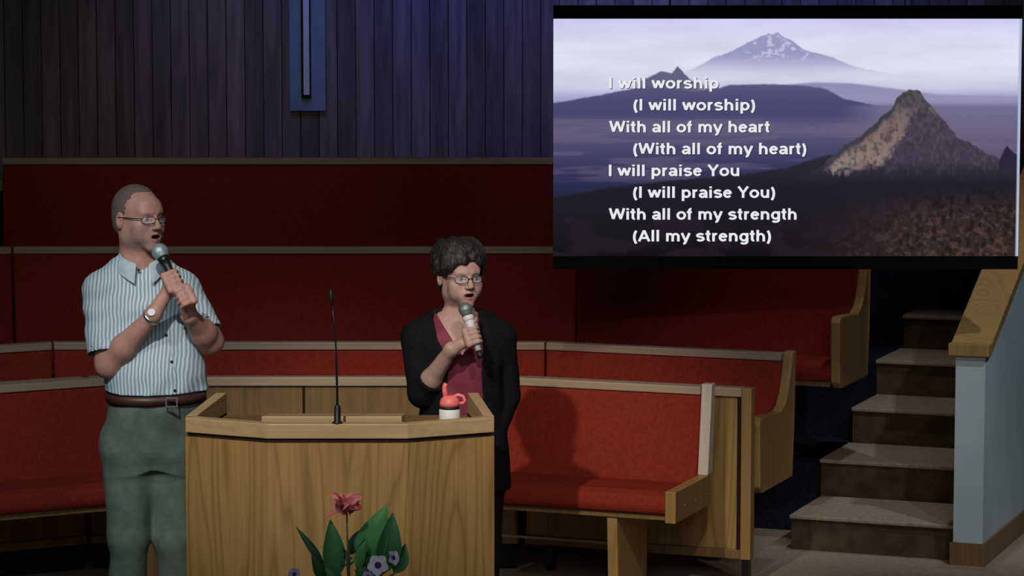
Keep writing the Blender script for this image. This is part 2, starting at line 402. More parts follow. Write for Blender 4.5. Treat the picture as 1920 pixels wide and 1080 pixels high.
screen_section((-1.852+DL.x*1.3, 12.79+DL.y*1.3), AL, [0, .65, 1.297], 'oak panelled screen wing behind the front left pew')

# ------------------------------------------------------------------ pulpit
pp = empty('pulpit', (-.603, 10.2, 0)); tag(pp, 'broad faceted oak pulpit in front of the two singers', 'pulpit')
fo = [(-.243, 0), (.243, 0), (.541, .15), (.48, .62), (.44, .62), (.50, .185), (.225, .045), (-.225, .045), (-.50, .185), (-.44, .62), (-.48, .62), (-.541, .15)]
def inset(pts, d):
    return [(p[0]-math.copysign(min(d, abs(p[0])), p[0]) if abs(p[0]) > .3 else p[0]*(1-d), p[1]+d) if i in (0, 1, 2, 11) else p for i, p in enumerate(pts)]
b = MB(); b.prism(fo, .08, .955); b.build('body', M['oak'], pp)
b = MB(); b.prism(inset(fo, .008), .9552, .9698); b.build('shadow_groove', M['groove'], pp)
b = MB(); b.prism(fo, .97, 1.022); b.build('top_rim', M['oak_rim'], pp, bevel=.003)
b = MB(); b.prism(inset(fo, .015), 0, .0798); b.build('plinth', M['groove'], pp)
b = MB(); b.prism([(-.225, .047), (.225, .047), (.498, .187), (.44, .60), (-.44, .60), (-.498, .187)], .94, .965); b.build('inner_shelf', M['oak_dark'], pp)
b = MB(); b.hexa([(-.27, .10, .99), (.22, .10, .99), (.22, .40, .967), (-.27, .40, .967), (-.27, .10, 1.034), (.22, .10, 1.034), (.22, .40, 1.0), (-.27, .40, 1.0)]); b.build('reading_board', M['oak_rim'], pp, bevel=.003)
for sg in (-1, 1):
    b = MB(); q = [(sg*.500, .19), (sg*.5405, .155), (sg*.4795, .615), (sg*.4405, .615)]
    b.hexa([(x, y, 1.0225) for x, y in q]+[(x, y, 1.026 if i_ < 2 else 1.045) for i_, (x, y) in enumerate(q)]); b.build('side_rail', M['oak_rim'], pp, bevel=.002)

# gooseneck microphone on the pulpit
gm = empty('gooseneck_microphone', (-.603, 10.255, 0)); g0 = at(634, 797, 10.255)
gm.location = (g0.x, 10.215, 1.0225)
tag(gm, 'slim black gooseneck microphone rising from the pulpit rim', 'microphone')
b = MB(); b.lathe([(.018, 0), (.018, .004), (.0115, .008), (.0115, .055), (.008, .062), (.005, .066)], 16); b.build('base', M['black'], gm)
pts = [(0, 0, .064), (-.001, 0, .15), (-.003, 0, .25), (-.008, .0, .34), (-.016, 0, .41)]
b = MB(); b.tube(pts, [.0045, .004, .003, .003, .003], 8); b.build('neck', M['blackmet'], gm)
b = MB(); b.tube([(-.016, 0, .41), (-.018, 0, .43), (-.020, 0, .455), (-.021, 0, .465)], [.004, .007, .007, .003], 10); b.build('capsule', M['black'], gm)

# bottle with pink straw lid
bp_ = at(843, 788, 10.42); bt = empty('water_bottle', (bp_.x, 10.42, .9655)); tag(bt, 'white bottle with pink straw lid on the pulpit', 'bottle')
M['bwhite'] = mix_noise('bottle_white', (.75, .75, .76), (.82, .82, .83), 20, .4, .4)
M['pink'] = mix_noise('pink_plastic', (.85, .16, .17), (.92, .21, .21), 20, .4, .4)
z0 = .015
b = MB(); b.lathe([(.034, 0), (.037, .004), (.037, .074), (.034, .078)], 28); b.build('body', M['bwhite'], bt)
b = MB(); b.lathe([(.0355, .0785), (.0355, .0865)], 28); b.build('dark_band', M['black'], bt)
b = MB(); b.lathe([(.035, .087), (.035, .1), (.031, .112), (.024, .12), (.016, .125)], 28); lid = b.build('lid', M['pink'], bt)
b = MB(); b.tube([(-.012, 0, .118), (-.017, 0, .140), (-.017, 0, .158), (-.013, 0, .168)], [.011, .009, .0085, .0075], 12); b.build('straw_spout', M['pink'], lid)
b = MB(); b.tube([(.012, 0, .120), (.03, 0, .127), (.048, 0, .122), (.055, 0, .108), (.048, 0, .098), (.033, 0, .096)], .006, 10); b.build('carry_loop', M['pink'], lid)

# ------------------------------------------------------------------ hanging television with the lyric slide
TVY = 12.7; a_, b_ = at(1037, 505, TVY), at(1917, 10, TVY); SX0, SX1, SZ0, SZ1 = a_.x, b_.x, a_.z, b_.z
tv = empty('hanging_screen', ((SX0+SX1)/2, TVY, SZ0)); tag(tv, 'large black hanging screen showing song lyrics over mountains', 'screen')
W_, H_ = SX1-SX0, SZ1-SZ0
b = MB(); b.box(-W_/2, 0, 0, W_/2, .05, H_); b.build('housing', M['tvblack'], tv, bevel=.003)
for X in (-.5, .5):
    b = MB(); b.tube([(X, .03, H_-.01), (X, .03, 4.6-SZ0)], .0025, 6); b.build('cable', M['blackmet'], tv)
# slide painted as a raster held in the panel's vertex colours
NX, NY = 560, 284
gx = np.linspace(1037, 1917, NX)[None, :].repeat(NY, 0); gy = np.linspace(35, 480, NY)[:, None].repeat(NX, 1)
rng = np.random.default_rng(5)
def vnoise(cell, seed, cellx=None):
    r = np.random.default_rng(seed); cellx = cellx or cell
    gw, gh = int(900/cellx)+3, int(460/cell)+3; g = r.random((gh, gw))
    fx = (gx-1037)/cellx; fy = (gy-35)/cell; ix = fx.astype(int); iy = fy.astype(int); tx = fx-ix; ty = fy-iy
    tx = tx*tx*(3-2*tx); ty = ty*ty*(3-2*ty)
    return (g[iy, ix]*(1-tx)+g[iy, ix+1]*tx)*(1-ty)+(g[iy+1, ix]*(1-tx)+g[iy+1, ix+1]*tx)*ty
def fbm(c, seed, cx_=None):
    return sum(vnoise(c/2**i, seed+i, (cx_ or c)/2**i)*.5**i for i in range(4))/1.875
def line(pts): return np.interp(gx, [p[0] for p in pts], [p[1] for p in pts])
def sm(a, e0, e1): t = np.clip((a-e0)/(e1-e0), 0, 1); return t*t*(3-2*t)
img = np.zeros((NY, NX, 3))
def ramp(coord, stops):
    return np.stack([np.interp(coord, [s[0] for s in stops], [s[1][k] for s in stops]) for k in range(3)], -1)
def over(mask, col):
    global img
    m = mask[..., None]; img = img*(1-m)+np.asarray(col)*m
img = ramp(gy, [(35, (205, 204, 240)), (75, (216, 216, 240)), (120, (222, 222, 238)), (165, (198, 198, 224)), (190, (150, 148, 185)), (230, (120, 115, 150))])
img += (fbm(26, 3, 150)[..., None]-.5)*26
j = (fbm(10, 11)-.5)
far = line([(1037, 190), (1240, 150), (1300, 128), (1340, 106), (1365, 98), (1400, 80), (1425, 68), (1442, 61), (1450, 62), (1458, 58), (1466, 66), (1480, 73), (1510, 92), (1560, 106), (1600, 122), (1680, 140), (1917, 175)])
fade = 1-sm(gy, 95, 150)
mk = sm(gy-far+j*5, -1, 2)*fade
over(mk, (152, 152, 192))
sn = sm(fbm(7, 31, 9), .54, .62)*sm(gy-far, 2, 8)*(1-sm(gy, 100, 118))*sm(gx, 1390, 1410)*(1-sm(gx, 1520, 1560)); over(sn*.5, (226, 226, 242))
lp = line([(1037, 200), (1200, 152), (1222, 140), (1240, 134), (1260, 136), (1271, 122), (1282, 136), (1296, 148), (1330, 160), (1917, 260)])
over(sm(gy-lp+j*6, -1, 2)*(1-sm(gx, 1300, 1345))*sm(gx, 1180, 1215), (98, 98, 128))
r1 = line([(1037, 192), (1075, 186), (1120, 178), (1170, 168), (1215, 160), (1300, 170), (1350, 164), (1370, 158), (1440, 157), (1520, 160), (1550, 166), (1585, 184), (1640, 196), (1700, 200), (1917, 205)])
r0 = line([(1037, 230), (1430, 170), (1480, 157), (1530, 153), (1600, 155), (1680, 165), (1760, 176), (1917, 180)])
over(sm(gy-r0, -2, 3), ramp(gy, [(150, (140, 138, 178)), (185, (150, 146, 182)), (215, (112, 105, 138))]))
right_plain = ramp(gy, [(190, (118, 112, 148)), (240, (108, 100, 130)), (300, (92, 82, 110)), (340, (60, 52, 72))])
over(sm(gy-r1+j*3, -1.5, 2), ramp(gy, [(150, (92, 92, 128)), (190, (74, 74, 112)), (215, (72, 72, 110)), (240, (98, 92, 124)), (262, (80, 78, 112)), (300, (62, 60, 96)), (345, (44, 46, 80)), (380, (34, 34, 56))]))
over(sm(gx+2*(gy-200)*.0, 1560, 1680)*sm(gy, 192, 200), right_plain)
band = sm(fbm(12, 51, 160), .48, .6)*sm(gy, 205, 225)*(1-sm(gy, 330, 350)); over(band*.45, (112, 98, 126))
rd = line([(1037, 372), (1130, 352), (1250, 338), (1340, 330), (1420, 322), (1480, 312), (1540, 292), (1600, 285), (1917, 300)])
over(sm(gy-rd+j*6, -2, 3), ramp(gy, [(290, (44, 44, 58)), (350, (33, 32, 42)), (420, (28, 25, 32)), (480, (22, 19, 24))]))
pk = line([(1500, 330), (1540, 314), (1585, 272), (1620, 250), (1648, 228), (1657, 214), (1672, 205), (1683, 184), (1696, 172), (1708, 166), (1722, 166), (1733, 178), (1745, 195), (1762, 212), (1785, 238), (1800, 256), (1830, 270), (1850, 285), (1880, 296), (1917, 318)])
pm = sm(gy-pk+j*9, -1, 2)*sm(gx, 1480, 1520)*(1-sm(gy, 300, 345))
over(pm, ramp(gy, [(165, (86, 84, 84)), (215, (72, 66, 82)), (300, (66, 58, 76)), (340, (38, 34, 46))]))
rt = sm(gy-pk+j*9, 0, 3)*(1-sm(gy, 205, 225)); over(rt*sm(fbm(9, 71), .45, .6)*sm(gx, 1640, 1660)*.6, (112, 108, 84))
lb_ = line([(1545, 320), (1600, 318), (1640, 300), (1690, 262), (1720, 205), (1732, 190)])
fn = fbm(7, 83, 6)-.5
slope = sm(gy-pk+j*4, 7, 20)*(1-sm(gy-line([(1540, 322), (1600, 318), (1655, 304), (1672, 292), (1690, 262), (1706, 232), (1716, 205), (1730, 150)])+fn*34, -10, 8))*(1-sm(gx, 1716, 1736))*sm(gx, 1540, 1560)*sm(gy, 196, 216)
over(slope*.9, ramp(gy, [(200, (112, 104, 104)), (250, (134, 114, 108)), (318, (150, 136, 126))])); over(slope*sm(fbm(16, 81, 10), .5, .7)*.45, (122, 84, 80))
over(pm*sm(fbm(8, 87, 5), .52, .68)*.35, (92, 86, 98)); over(pm*sm(fbm(9, 88, 6), .55, .7)*.45, (50, 46, 58))
over(sm(gy-pk+j*5, 1, 3)*(1-sm(gy-pk+j*8, 8, 15))*sm(gx, 1540, 1600)*(1-sm(gx, 1700, 1720))*.7, (60, 60, 62))
sp = line([(1037, 400), (1878, 300), (1885, 285), (1892, 271), (1899, 280), (1906, 286), (1917, 292)]); over(sm(gy-sp+j*4, -1, 2)*sm(gx, 1876, 1880)*(1-sm(gy, 310, 335)), (42, 40, 56))
br = sm(gx+.5*(gy-380), 1480, 1800)*sm(gy, 335, 420); over(br*.75, (62, 46, 44))
spk = sm(fbm(7, 91, 9), .5, .66)*sm(gx+1.2*(gy-400), 1560, 1820)*sm(gy, 345, 420); over(spk*.42, (112, 84, 76))
spk = sm(fbm(9, 95, 8), .5, .7)*sm(gx+1.2*(gy-400), 1500, 1800)*sm(gy, 330, 380); over(spk*.7, (26, 24, 22))
over(sm(fbm(30, 99, 60), .5, .65)*sm(gy, 370, 400)*.35*(1-br), (50, 40, 52))
over(sm(gx, 1911, 1913), (175, 185, 215))
img = np.clip(img, 0, 255)/255
lin = np.where(img <= .04045, img/12.92, ((img+.055)/1.055)**2.4)
def sx(px): return (px-1037)/880*W_-W_/2
def sz(py): return H_-(py-10)/495*H_
def picture():
    xs = sx(np.linspace(1037, 1917, NX)); zs = sz(np.linspace(35, 480, NY))
    Xg, Zg = np.meshgrid(xs, zs); co = np.stack([Xg, np.full_like(Xg, -.001), Zg], -1).reshape(-1, 3)
    idx = np.arange(NX*NY).reshape(NY, NX)
    q = np.stack([idx[:-1, :-1], idx[1:, :-1], idx[1:, 1:], idx[:-1, 1:]], -1).reshape(-1, 4)
    me = bpy.data.meshes.new('slide_picture'); me.vertices.add(len(co)); me.vertices.foreach_set('co', co.ravel())
    me.loops.add(q.size); me.polygons.add(len(q)); me.loops.foreach_set('vertex_index', q.ravel())
    me.polygons.foreach_set('loop_start', np.arange(0, q.size, 4)); me.update(calc_edges=True)
    a = me.color_attributes.new('slide', 'FLOAT_COLOR', 'POINT')
    a.data.foreach_set('color', np.concatenate([lin.reshape(-1, 3), np.ones((NX*NY, 1))], 1).ravel())
    m = bpy.data.materials.new('slide'); m.use_nodes = True; nt = m.node_tree; nt.nodes.clear()
    e = nt.nodes.new('ShaderNodeEmission'); ou = nt.nodes.new('ShaderNodeOutputMaterial'); at_ = nt.nodes.new('ShaderNodeAttribute'); at_.attribute_name = 'slide'
    nt.links.new(at_.outputs['Color'], e.inputs[0]); nt.links.new(e.outputs[0], ou.inputs[0]); e.inputs[1].default_value = 1.0
    me.materials.append(m); o = bpy.data.objects.new('slide_picture', me); C.objects.link(o); o.parent = tv
    tag(o, 'lit slide with a snowy volcano, hazy ridges and a pointed brown peak')
    return o
pic = picture()
M['txt'] = emit('lyric_white', (.80, .80, .84), 1); M['txts'] = emit('lyric_shadow', (.02, .02, .04), 1)
LINES = [('I will worship', 1142, 1348, 165), ('(I will worship)', 1188, 1417, 206), ('With all of my heart', 1142, 1447, 247), ('(With all of my heart)', 1188, 1514, 288),
         ('I will praise You', 1142, 1388, 329), ('(I will praise You)', 1188, 1456, 370), ('With all of my strength', 1142, 1497, 411), ('(All my strength)', 1188, 1449, 452)]
def arc(cx_, cy_, rx, ry, a0, a1, n=14):
    return [(cx_+rx*math.cos(math.radians(a0+(a1-a0)*k/n)), cy_+ry*math.sin(math.radians(a0+(a1-a0)*k/n))) for k in range(n+1)]
# bold grotesque letters as pen strokes; cap height 1, x height .73, (advance, strokes)
T = .205
def bowl(x0, x1, y0=.08, y1=.65): return arc((x0+x1)/2, (y0+y1)/2, (x1-x0)/2, (y1-y0)/2, 0, 360, 24)
GL = {
 'I': (.39, [[(.195, 0), (.195, 1)]]),
 'l': (.39, [[(.195, 0), (.195, 1)]]),
 'i': (.39, [[(.195, 0), (.195, .73)], [(.195, .84), (.195, 1)]]),
 'W': (1.32, [[(.10, 1), (.36, .06)], [(.36, .06), (.66, .95)], [(.66, .95), (.96, .06)], [(.96, .06), (1.22, 1)]]),
 'w': (1.08, [[(.09, .73), (.31, .05)], [(.31, .05), (.54, .69)], [(.54, .69), (.77, .05)], [(.77, .05), (.99, .73)]]),
 'o': (.85, [bowl(.14, .71)]),
 'r': (.55, [[(.18, 0), (.18, .73)], [(.18, .40)]+arc(.42, .40, .24, .25, 180, 80)]),
 's': (.77, [arc(.385, .50, .24, .155, 25, 200)+arc(.385, .225, .25, .15, 130, 90, 3)[-1:]+arc(.385, .225, .25, .15, 70, -155)]),
 'h': (.85, [[(.18, 0), (.18, 1)], arc(.42, .38, .24, .27, 170, 0)+[(.66, 0)]]),
 'n': (.85, [[(.18, 0), (.18, .73)], arc(.42, .38, .24, .27, 170, 0)+[(.66, 0)]]),
 'm': (1.24, [[(.18, 0), (.18, .73)], arc(.39, .43, .21, .22, 170, 0)+[(.60, 0)], arc(.83, .43, .22, .22, 170, 0)+[(1.05, 0)]]),
 'p': (.85, [[(.18, -.27), (.18, .73)], bowl(.18, .70)]),
 'g': (.85, [bowl(.15, .67), [(.67, .73), (.67, -.02)]+arc(.41, -.02, .26, .17, 0, -150)]),
 't': (.48, [[(.22, .95), (.22, .18)]+arc(.34, .19, .12, .11, 180, 290), [(.02, .655), (.42, .655)]]),
 'f': (.48, [[(.22, 0), (.22, .80)]+arc(.36, .80, .14, .13, 180, 80), [(.02, .655), (.42, .655)]]),
 'a': (.78, [arc(.37, .46, .25, .20, 150, 0)+[(.62, .12), (.66, 0)], [(.62, .40), (.42, .37)]+arc(.32, .22, .18, .145, 100, 330)+[(.62, .22)]]),
 'e': (.78, [[(.15, .40), (.64, .40)]+arc(.39, .365, .25, .285, 8, 325, 20)]),
 'y': (.78, [[(.09, .73), (.39, .03)], [(.69, .73), (.36, -.10)]+arc(.22, -.08, .14, .11, -10, -100)]),
 'u': (.85, [[(.18, .73), (.18, .34)]+arc(.42, .34, .24, .26, 180, 350), [(.66, .73), (.66, 0)]]),
 'Y': (.93, [[(.09, 1), (.465, .45)], [(.84, 1), (.465, .45)], [(.465, .5), (.465, 0)]]),
 'A': (1.0, [[(.10, 0), (.5, .96)], [(.90, 0), (.5, .96)], [(.24, .30), (.76, .30)]]),
 '(': (.46, [arc(.58, .37, .40, .68, 125, 235)]),
 ')': (.46, [arc(-.12, .37, .40, .68, 55, -55)]),
 ' ': (.39, []),
}
def text_mesh(name, s, x0, x1, base, mat, parent, yoff, dx=0, dz=0, cap=21.5):
    m = MB(); segs = []; xx = 0
    for ch in s:
        adv, st_ = GL[ch]
        for pl in st_: segs.append([(p[0]+xx, p[1]) for p in pl])
        xx += adv
    xs_ = [p[0] for q in segs for p in q]; lo, hi = min(xs_)-T/2, max(xs_)+T/2
    X0, X1 = sx(x0), sx(x1); k = (X1-X0)/(hi-lo); kz = cap*H_/495
    for li, q in enumerate(segs):
        L, R = [], []
        for i, p in enumerate(q):
            a = q[max(i-1, 0)]; c = q[min(i+1, len(q)-1)]
            if len(q) > 8 and abs(q[0][0]-q[-1][0]) < 1e-6 and abs(q[0][1]-q[-1][1]) < 1e-6 and i in (0, len(q)-1): a, c = q[-2], q[1]
            dx_, dy_ = c[0]-a[0], c[1]-a[1]; ln = math.hypot(dx_, dy_) or 1; nx, ny = -dy_/ln*T/2, dx_/ln*T/2*.86
            for D, sg in ((L, 1), (R, -1)): D.append(m.bm.verts.new((X0+(p[0]+sg*nx-lo)*k+dx, yoff-(li % 3)*.0001, sz(base)+(p[1]+sg*ny)*kz+dz)))
        for i in range(len(q)-1): m.bm.faces.new((R[i], R[i+1], L[i+1], L[i]))
    return m.build(name, mat, parent)
for s_, x0, x1, ba in LINES:
    l = text_mesh('lyric_line', s_, x0, x1, ba, M['txt'], pic, -.0024)
    sh = text_mesh('lyric_shadow', s_, x0, x1, ba, M['txts'], pic, -.0014, .003, -.003)

# ------------------------------------------------------------------ ceiling spotlights, plus one added fill spot near the camera
for i, (loc, aim, en, col, cone, bl, rad) in enumerate(LAMPS):
    d = (Vector(aim)-Vector(loc)).normalized(); q = d.to_track_quat('-Z', 'Y')
    ld = bpy.data.lights.new('spot', 'SPOT'); ld.energy = en; ld.color = col; ld.spot_size = math.radians(cone); ld.spot_blend = bl; ld.shadow_soft_size = rad
    lo = bpy.data.objects.new('spot', ld); C.objects.link(lo); lo.rotation_euler = q.to_euler(); lo.location = loc
#PEOPLE
# ------------------------------------------------------------------ soft-union bodies
class Field:
    """signed distance field on a grid, meshed into one continuous surface"""
    def __init__(s, lo, hi, h):
        s.lo = np.array(lo, float); s.h = h; s.n = (np.ceil((np.array(hi)-s.lo)/h)).astype(int)+1
        s.v = np.full(s.n, .2, np.float32)
    def twin(s):
        g = Field(s.lo, s.lo+s.h, s.h); g.n = s.n.copy(); g.v = np.full(s.n, .2, np.float32); return g
    def reg(s, lo, hi, pad):
        a = np.clip(np.floor((np.array(lo)-pad-s.lo)/s.h).astype(int), 0, s.n-1); b = np.clip(np.ceil((np.array(hi)+pad-s.lo)/s.h).astype(int)+1, 1, s.n)
        sl = tuple(slice(int(p), int(q)) for p, q in zip(a, b))
        ax = [s.lo[i]+np.arange(a[i], b[i])*s.h for i in range(3)]
        return sl, ax[0][:, None, None], ax[1][None, :, None], ax[2][None, None, :]
    def mixin(s, sl, d, k, sub=False):
        a = s.v[sl]
        if sub: a = -a
        if k > 0:
            t = np.clip(.5+.5*(a-d)/k, 0, 1); r = a*(1-t)+d*t-k*t*(1-t)
        else: r = np.minimum(a, d)
        s.v[sl] = -r if sub else r
    def cap(s, a, b, ra, rb, k=.02, sub=False, flat=None):
        a = np.array(a, float); b = np.array(b, float); R = max(ra, rb)
        sl, X, Y, Z = s.reg(np.minimum(a, b)-R, np.maximum(a, b)+R, k+2*s.h)
        d = b-a; L = max(1e-9, d@d); px, py, pz = X-a[0], Y-a[1], Z-a[2]
        t = np.clip((px*d[0]+py*d[1]+pz*d[2])/L, 0, 1)
        qx, qy, qz = px-t*d[0], py-t*d[1], pz-t*d[2]
        if flat is not None:
            n, f = np.array(flat[0], float), flat[1]; n /= np.linalg.norm(n); q = qx*n[0]+qy*n[1]+qz*n[2]
            qx, qy, qz = qx+n[0]*q*(f-1), qy+n[1]*q*(f-1), qz+n[2]*q*(f-1)
        s.mixin(sl, np.sqrt(qx*qx+qy*qy+qz*qz)-(ra+(rb-ra)*t), k, sub)
    def chain(s, pts, rs, k=.01, **kw):
        for i in range(len(pts)-1): s.cap(pts[i], pts[i+1], rs[i], rs[i+1], k, **kw)
    def ell(s, c, r, k=.02, R=None, sub=False):
        c = np.array(c, float); r = np.array(r, float); m = r.max() if R is not None else r
        sl, X, Y, Z = s.reg(c-m, c+m, k+2*s.h); X, Y, Z = X-c[0], Y-c[1], Z-c[2]
        if R is not None:
            X, Y, Z = [R[0][i]*X+R[1][i]*Y+R[2][i]*Z for i in range(3)]
        k0 = np.sqrt((X/r[0])**2+(Y/r[1])**2+(Z/r[2])**2)+1e-6; k1 = np.sqrt((X/r[0]**2)**2+(Y/r[1]**2)**2+(Z/r[2]**2)**2)+1e-6
        s.mixin(sl, k0*(k0-1)/k1, k, sub)
    def prof(s, rows, yaw, k=.02, p=2.3, grow=0):
        """rows (z, cx, cy, rx, ry): a trunk of smoothly changing ovals"""
        rows = sorted(rows); zz = [r[0] for r in rows]; A = np.array(rows)
        mx = A[:, 3:5].max()+abs(grow); lo = [A[:, 1].min()-mx, A[:, 2].min()-mx, zz[0]]; hi = [A[:, 1].max()+mx, A[:, 2].max()+mx, zz[-1]]
        sl, X, Y, Z = s.reg(lo, hi, k+2*s.h); z = Z[0, 0]
        def I(c):
            f = np.interp(z, zz, A[:, c]); g = np.interp(z-.02, zz, A[:, c]); h = np.interp(z+.02, zz, A[:, c]); return ((f+g+h)/3)[None, None, :]
        cx_, cy_, rx, ry = I(1), I(2), I(3)+grow, I(4)+grow
        c_, s_ = math.cos(yaw), math.sin(yaw); x = (X-cx_)*c_+(Y-cy_)*s_; y = -(X-cx_)*s_+(Y-cy_)*c_
        q = (np.abs(x/rx)**p+np.abs(y/ry)**p)**(1/p)
        d = (q-1)*np.minimum(rx, ry); dz = np.maximum(zz[0]-Z, Z-zz[-1])
        s.mixin(sl, np.maximum(d, dz), k)
    def cut(s, fn, k=0.0, keep=True):
        """keep where fn(x,y,z) <= 0"""
        X, Y, Z = [s.lo[i]+np.arange(s.n[i])*s.h for i in range(3)]
        d = fn(X[:, None, None], Y[None, :, None], Z[None, None, :])
        s.v = np.maximum(s.v, d).astype(np.float32)
    def ripple(s, fn):
        X, Y, Z = [s.lo[i]+np.arange(s.n[i])*s.h for i in range(3)]
        s.v = (s.v+fn(X[:, None, None], Y[None, :, None], Z[None, None, :])).astype(np.float32)
    def mesh(s, name, mats, parent, face_mat=None):
        v = s.v.copy(); v[0], v[-1], v[:, 0], v[:, -1], v[:, :, 0], v[:, :, -1] = [.2]*6
        ins = v < 0; c = [slice(None, -1), slice(1, None)]
        cnt = np.zeros(tuple(np.array(v.shape)-1), np.int8)
        for a in (0, 1):
            for b in (0, 1):
                for d in (0, 1): cnt += ins[c[a], c[b], c[d]]
        act = (cnt > 0) & (cnt < 8); idx = np.full(act.shape, -1, np.int64); cells = np.argwhere(act); idx[act] = np.arange(len(cells))
        P = np.zeros((len(cells), 3)); W = np.zeros(len(cells))
        cor = [(a, b, d) for a in (0, 1) for b in (0, 1) for d in (0, 1)]
        vv = {q: v[cells[:, 0]+q[0], cells[:, 1]+q[1], cells[:, 2]+q[2]] for q in cor}
        for q in cor:
            for ax in range(3):
                if q[ax] == 0:
                    r = list(q); r[ax] = 1; r = tuple(r); a, b = vv[q], vv[r]; m = (a < 0) != (b < 0)
                    t = np.where(m, a/np.where(m, a-b, 1), 0); p = np.array(q, float)[None]+np.zeros((len(cells), 3)); p[:, ax] += t
                    P += p*m[:, None]; W += m
        P = P/W[:, None]+cells; P = P*s.h+s.lo; quads = []
        for ax in range(3):
            a0 = [slice(None)]*3; a1 = [slice(None)]*3; a0[ax] = slice(None, -1); a1[ax] = slice(1, None)
            A, B = ins[tuple(a0)], ins[tuple(a1)]; E = np.argwhere(A != B); sg = A[tuple(E.T)]
            o1, o2 = (ax+1) % 3, (ax+2) % 3; d1 = np.zeros(3, int); d2 = np.zeros(3, int); d1[o1] = 1; d2[o2] = 1
            g = lambda q: idx[tuple(q.T)]
            q4 = np.stack([g(E-d1-d2), g(E-d2), g(E), g(E-d1)], 1); q4[~sg] = q4[~sg][:, ::-1]; quads.append(q4)
        Q = np.concatenate(quads); Q = Q[(Q >= 0).all(1)]
        org = np.array(parent.location); P2 = P-org
        me = bpy.data.meshes.new(name); me.vertices.add(len(P2)); me.vertices.foreach_set('co', P2.ravel())
        me.loops.add(Q.size); me.polygons.add(len(Q)); me.loops.foreach_set('vertex_index', Q.ravel()); me.polygons.foreach_set('loop_start', np.arange(0, Q.size, 4))
        me.polygons.foreach_set('use_smooth', np.ones(len(Q), bool))
        for m in mats: me.materials.append(m)
        if face_mat is not None: me.polygons.foreach_set('material_index', face_mat(P[Q].mean(1)).astype(np.int32))
        me.update(calc_edges=True); o = bpy.data.objects.new(name, me); C.objects.link(o); o.parent = parent
        sm_ = o.modifiers.new('smooth', 'CORRECTIVE_SMOOTH'); o.modifiers.remove(sm_)
        return o

class Head:
    def __init__(s, c, yaw, pitch=0, roll=0, sc=1.0):
        s.c = np.array(c); s.s = sc
        s.R = np.array(Matrix.Rotation(yaw, 3, 'Z') @ Matrix.Rotation(roll, 3, 'Y') @ Matrix.Rotation(pitch, 3, 'X'))
    def w(s, p): return s.c+s.R@(np.array(p, float)*s.s)
    def loc(s, P): return ((P-s.c)@s.R)/s.s
    def ell(s, f, c, r, k=.012, sub=False): f.ell(s.w(c), np.array(r)*s.s, k, s.R, sub)
    def cap(s, f, a, b, ra, rb, k=.01, sub=False): f.cap(s.w(a), s.w(b), ra*s.s, rb*s.s, k, sub)

def build_head(f, H, fem=False, open_=.008):
    j = .92 if fem else 1.0
    H.ell(f, (0, .012, .035), (.076, .096, .086), .01)
    H.ell(f, (0, -.022, -.035), (.062*j, .072, .082), .03)
    H.ell(f, (0, -.062, .035), (.056, .036, .045), .02)
    for x in (-1, 1):
        H.ell(f, (x*.046*j, .0, -.062), (.024, .034, .03), .025)
        H.ell(f, (x*.043, -.062, -.024), (.022, .022, .02), .025)
        H.ell(f, (x*.038, -.054, -.052), (.022, .022, .026), .03)
        H.cap(f, (x*.012, -.092, .026), (x*.042, -.080, .024), .008, .006, .012)
    H.ell(f, (0, -.078, -.10), (.027*j, .022, .019), .022)
    H.ell(f, (0, -.083, -.065), (.034, .018, .025), .02)
    for x in (-1, 1):
        H.ell(f, (x*.032, -.099, .004), (.017, .016, .012), .010, sub=True)
    H.cap(f, (0, -.090, .016), (0, -.112, -.022), .007, .010, .010)
    H.ell(f, (0, -.113, -.028), (.0115, .011, .009), .006)
    for x in (-1, 1): H.ell(f, (x*.0125, -.102, -.031), (.0075, .010, .0075), .006)
    # lips and open mouth
    H.cap(f, (-.020, -.092, -.056), (0, -.1005, -.0535), .0035, .0055, .005); H.cap(f, (.020, -.092, -.056), (0, -.1005, -.0535), .0035, .0055, .005)
    zl = -.062-open_*1.6
    H.cap(f, (-.018, -.089, zl), (0, -.098, zl-.003), .004, .0065, .005); H.cap(f, (.018, -.089, zl), (0, -.098, zl-.003), .004, .0065, .005)
    H.ell(f, (0, -.098, -.0595-open_*.6), (.0185, .022, open_), .003, sub=True)
    for x in (-1, 1):
        H.ell(f, (x*.079, .012, -.006), (.009, .018, .031), .008)
        H.ell(f, (x*.086, .006, -.002), (.006, .009, .017), .004, sub=True)

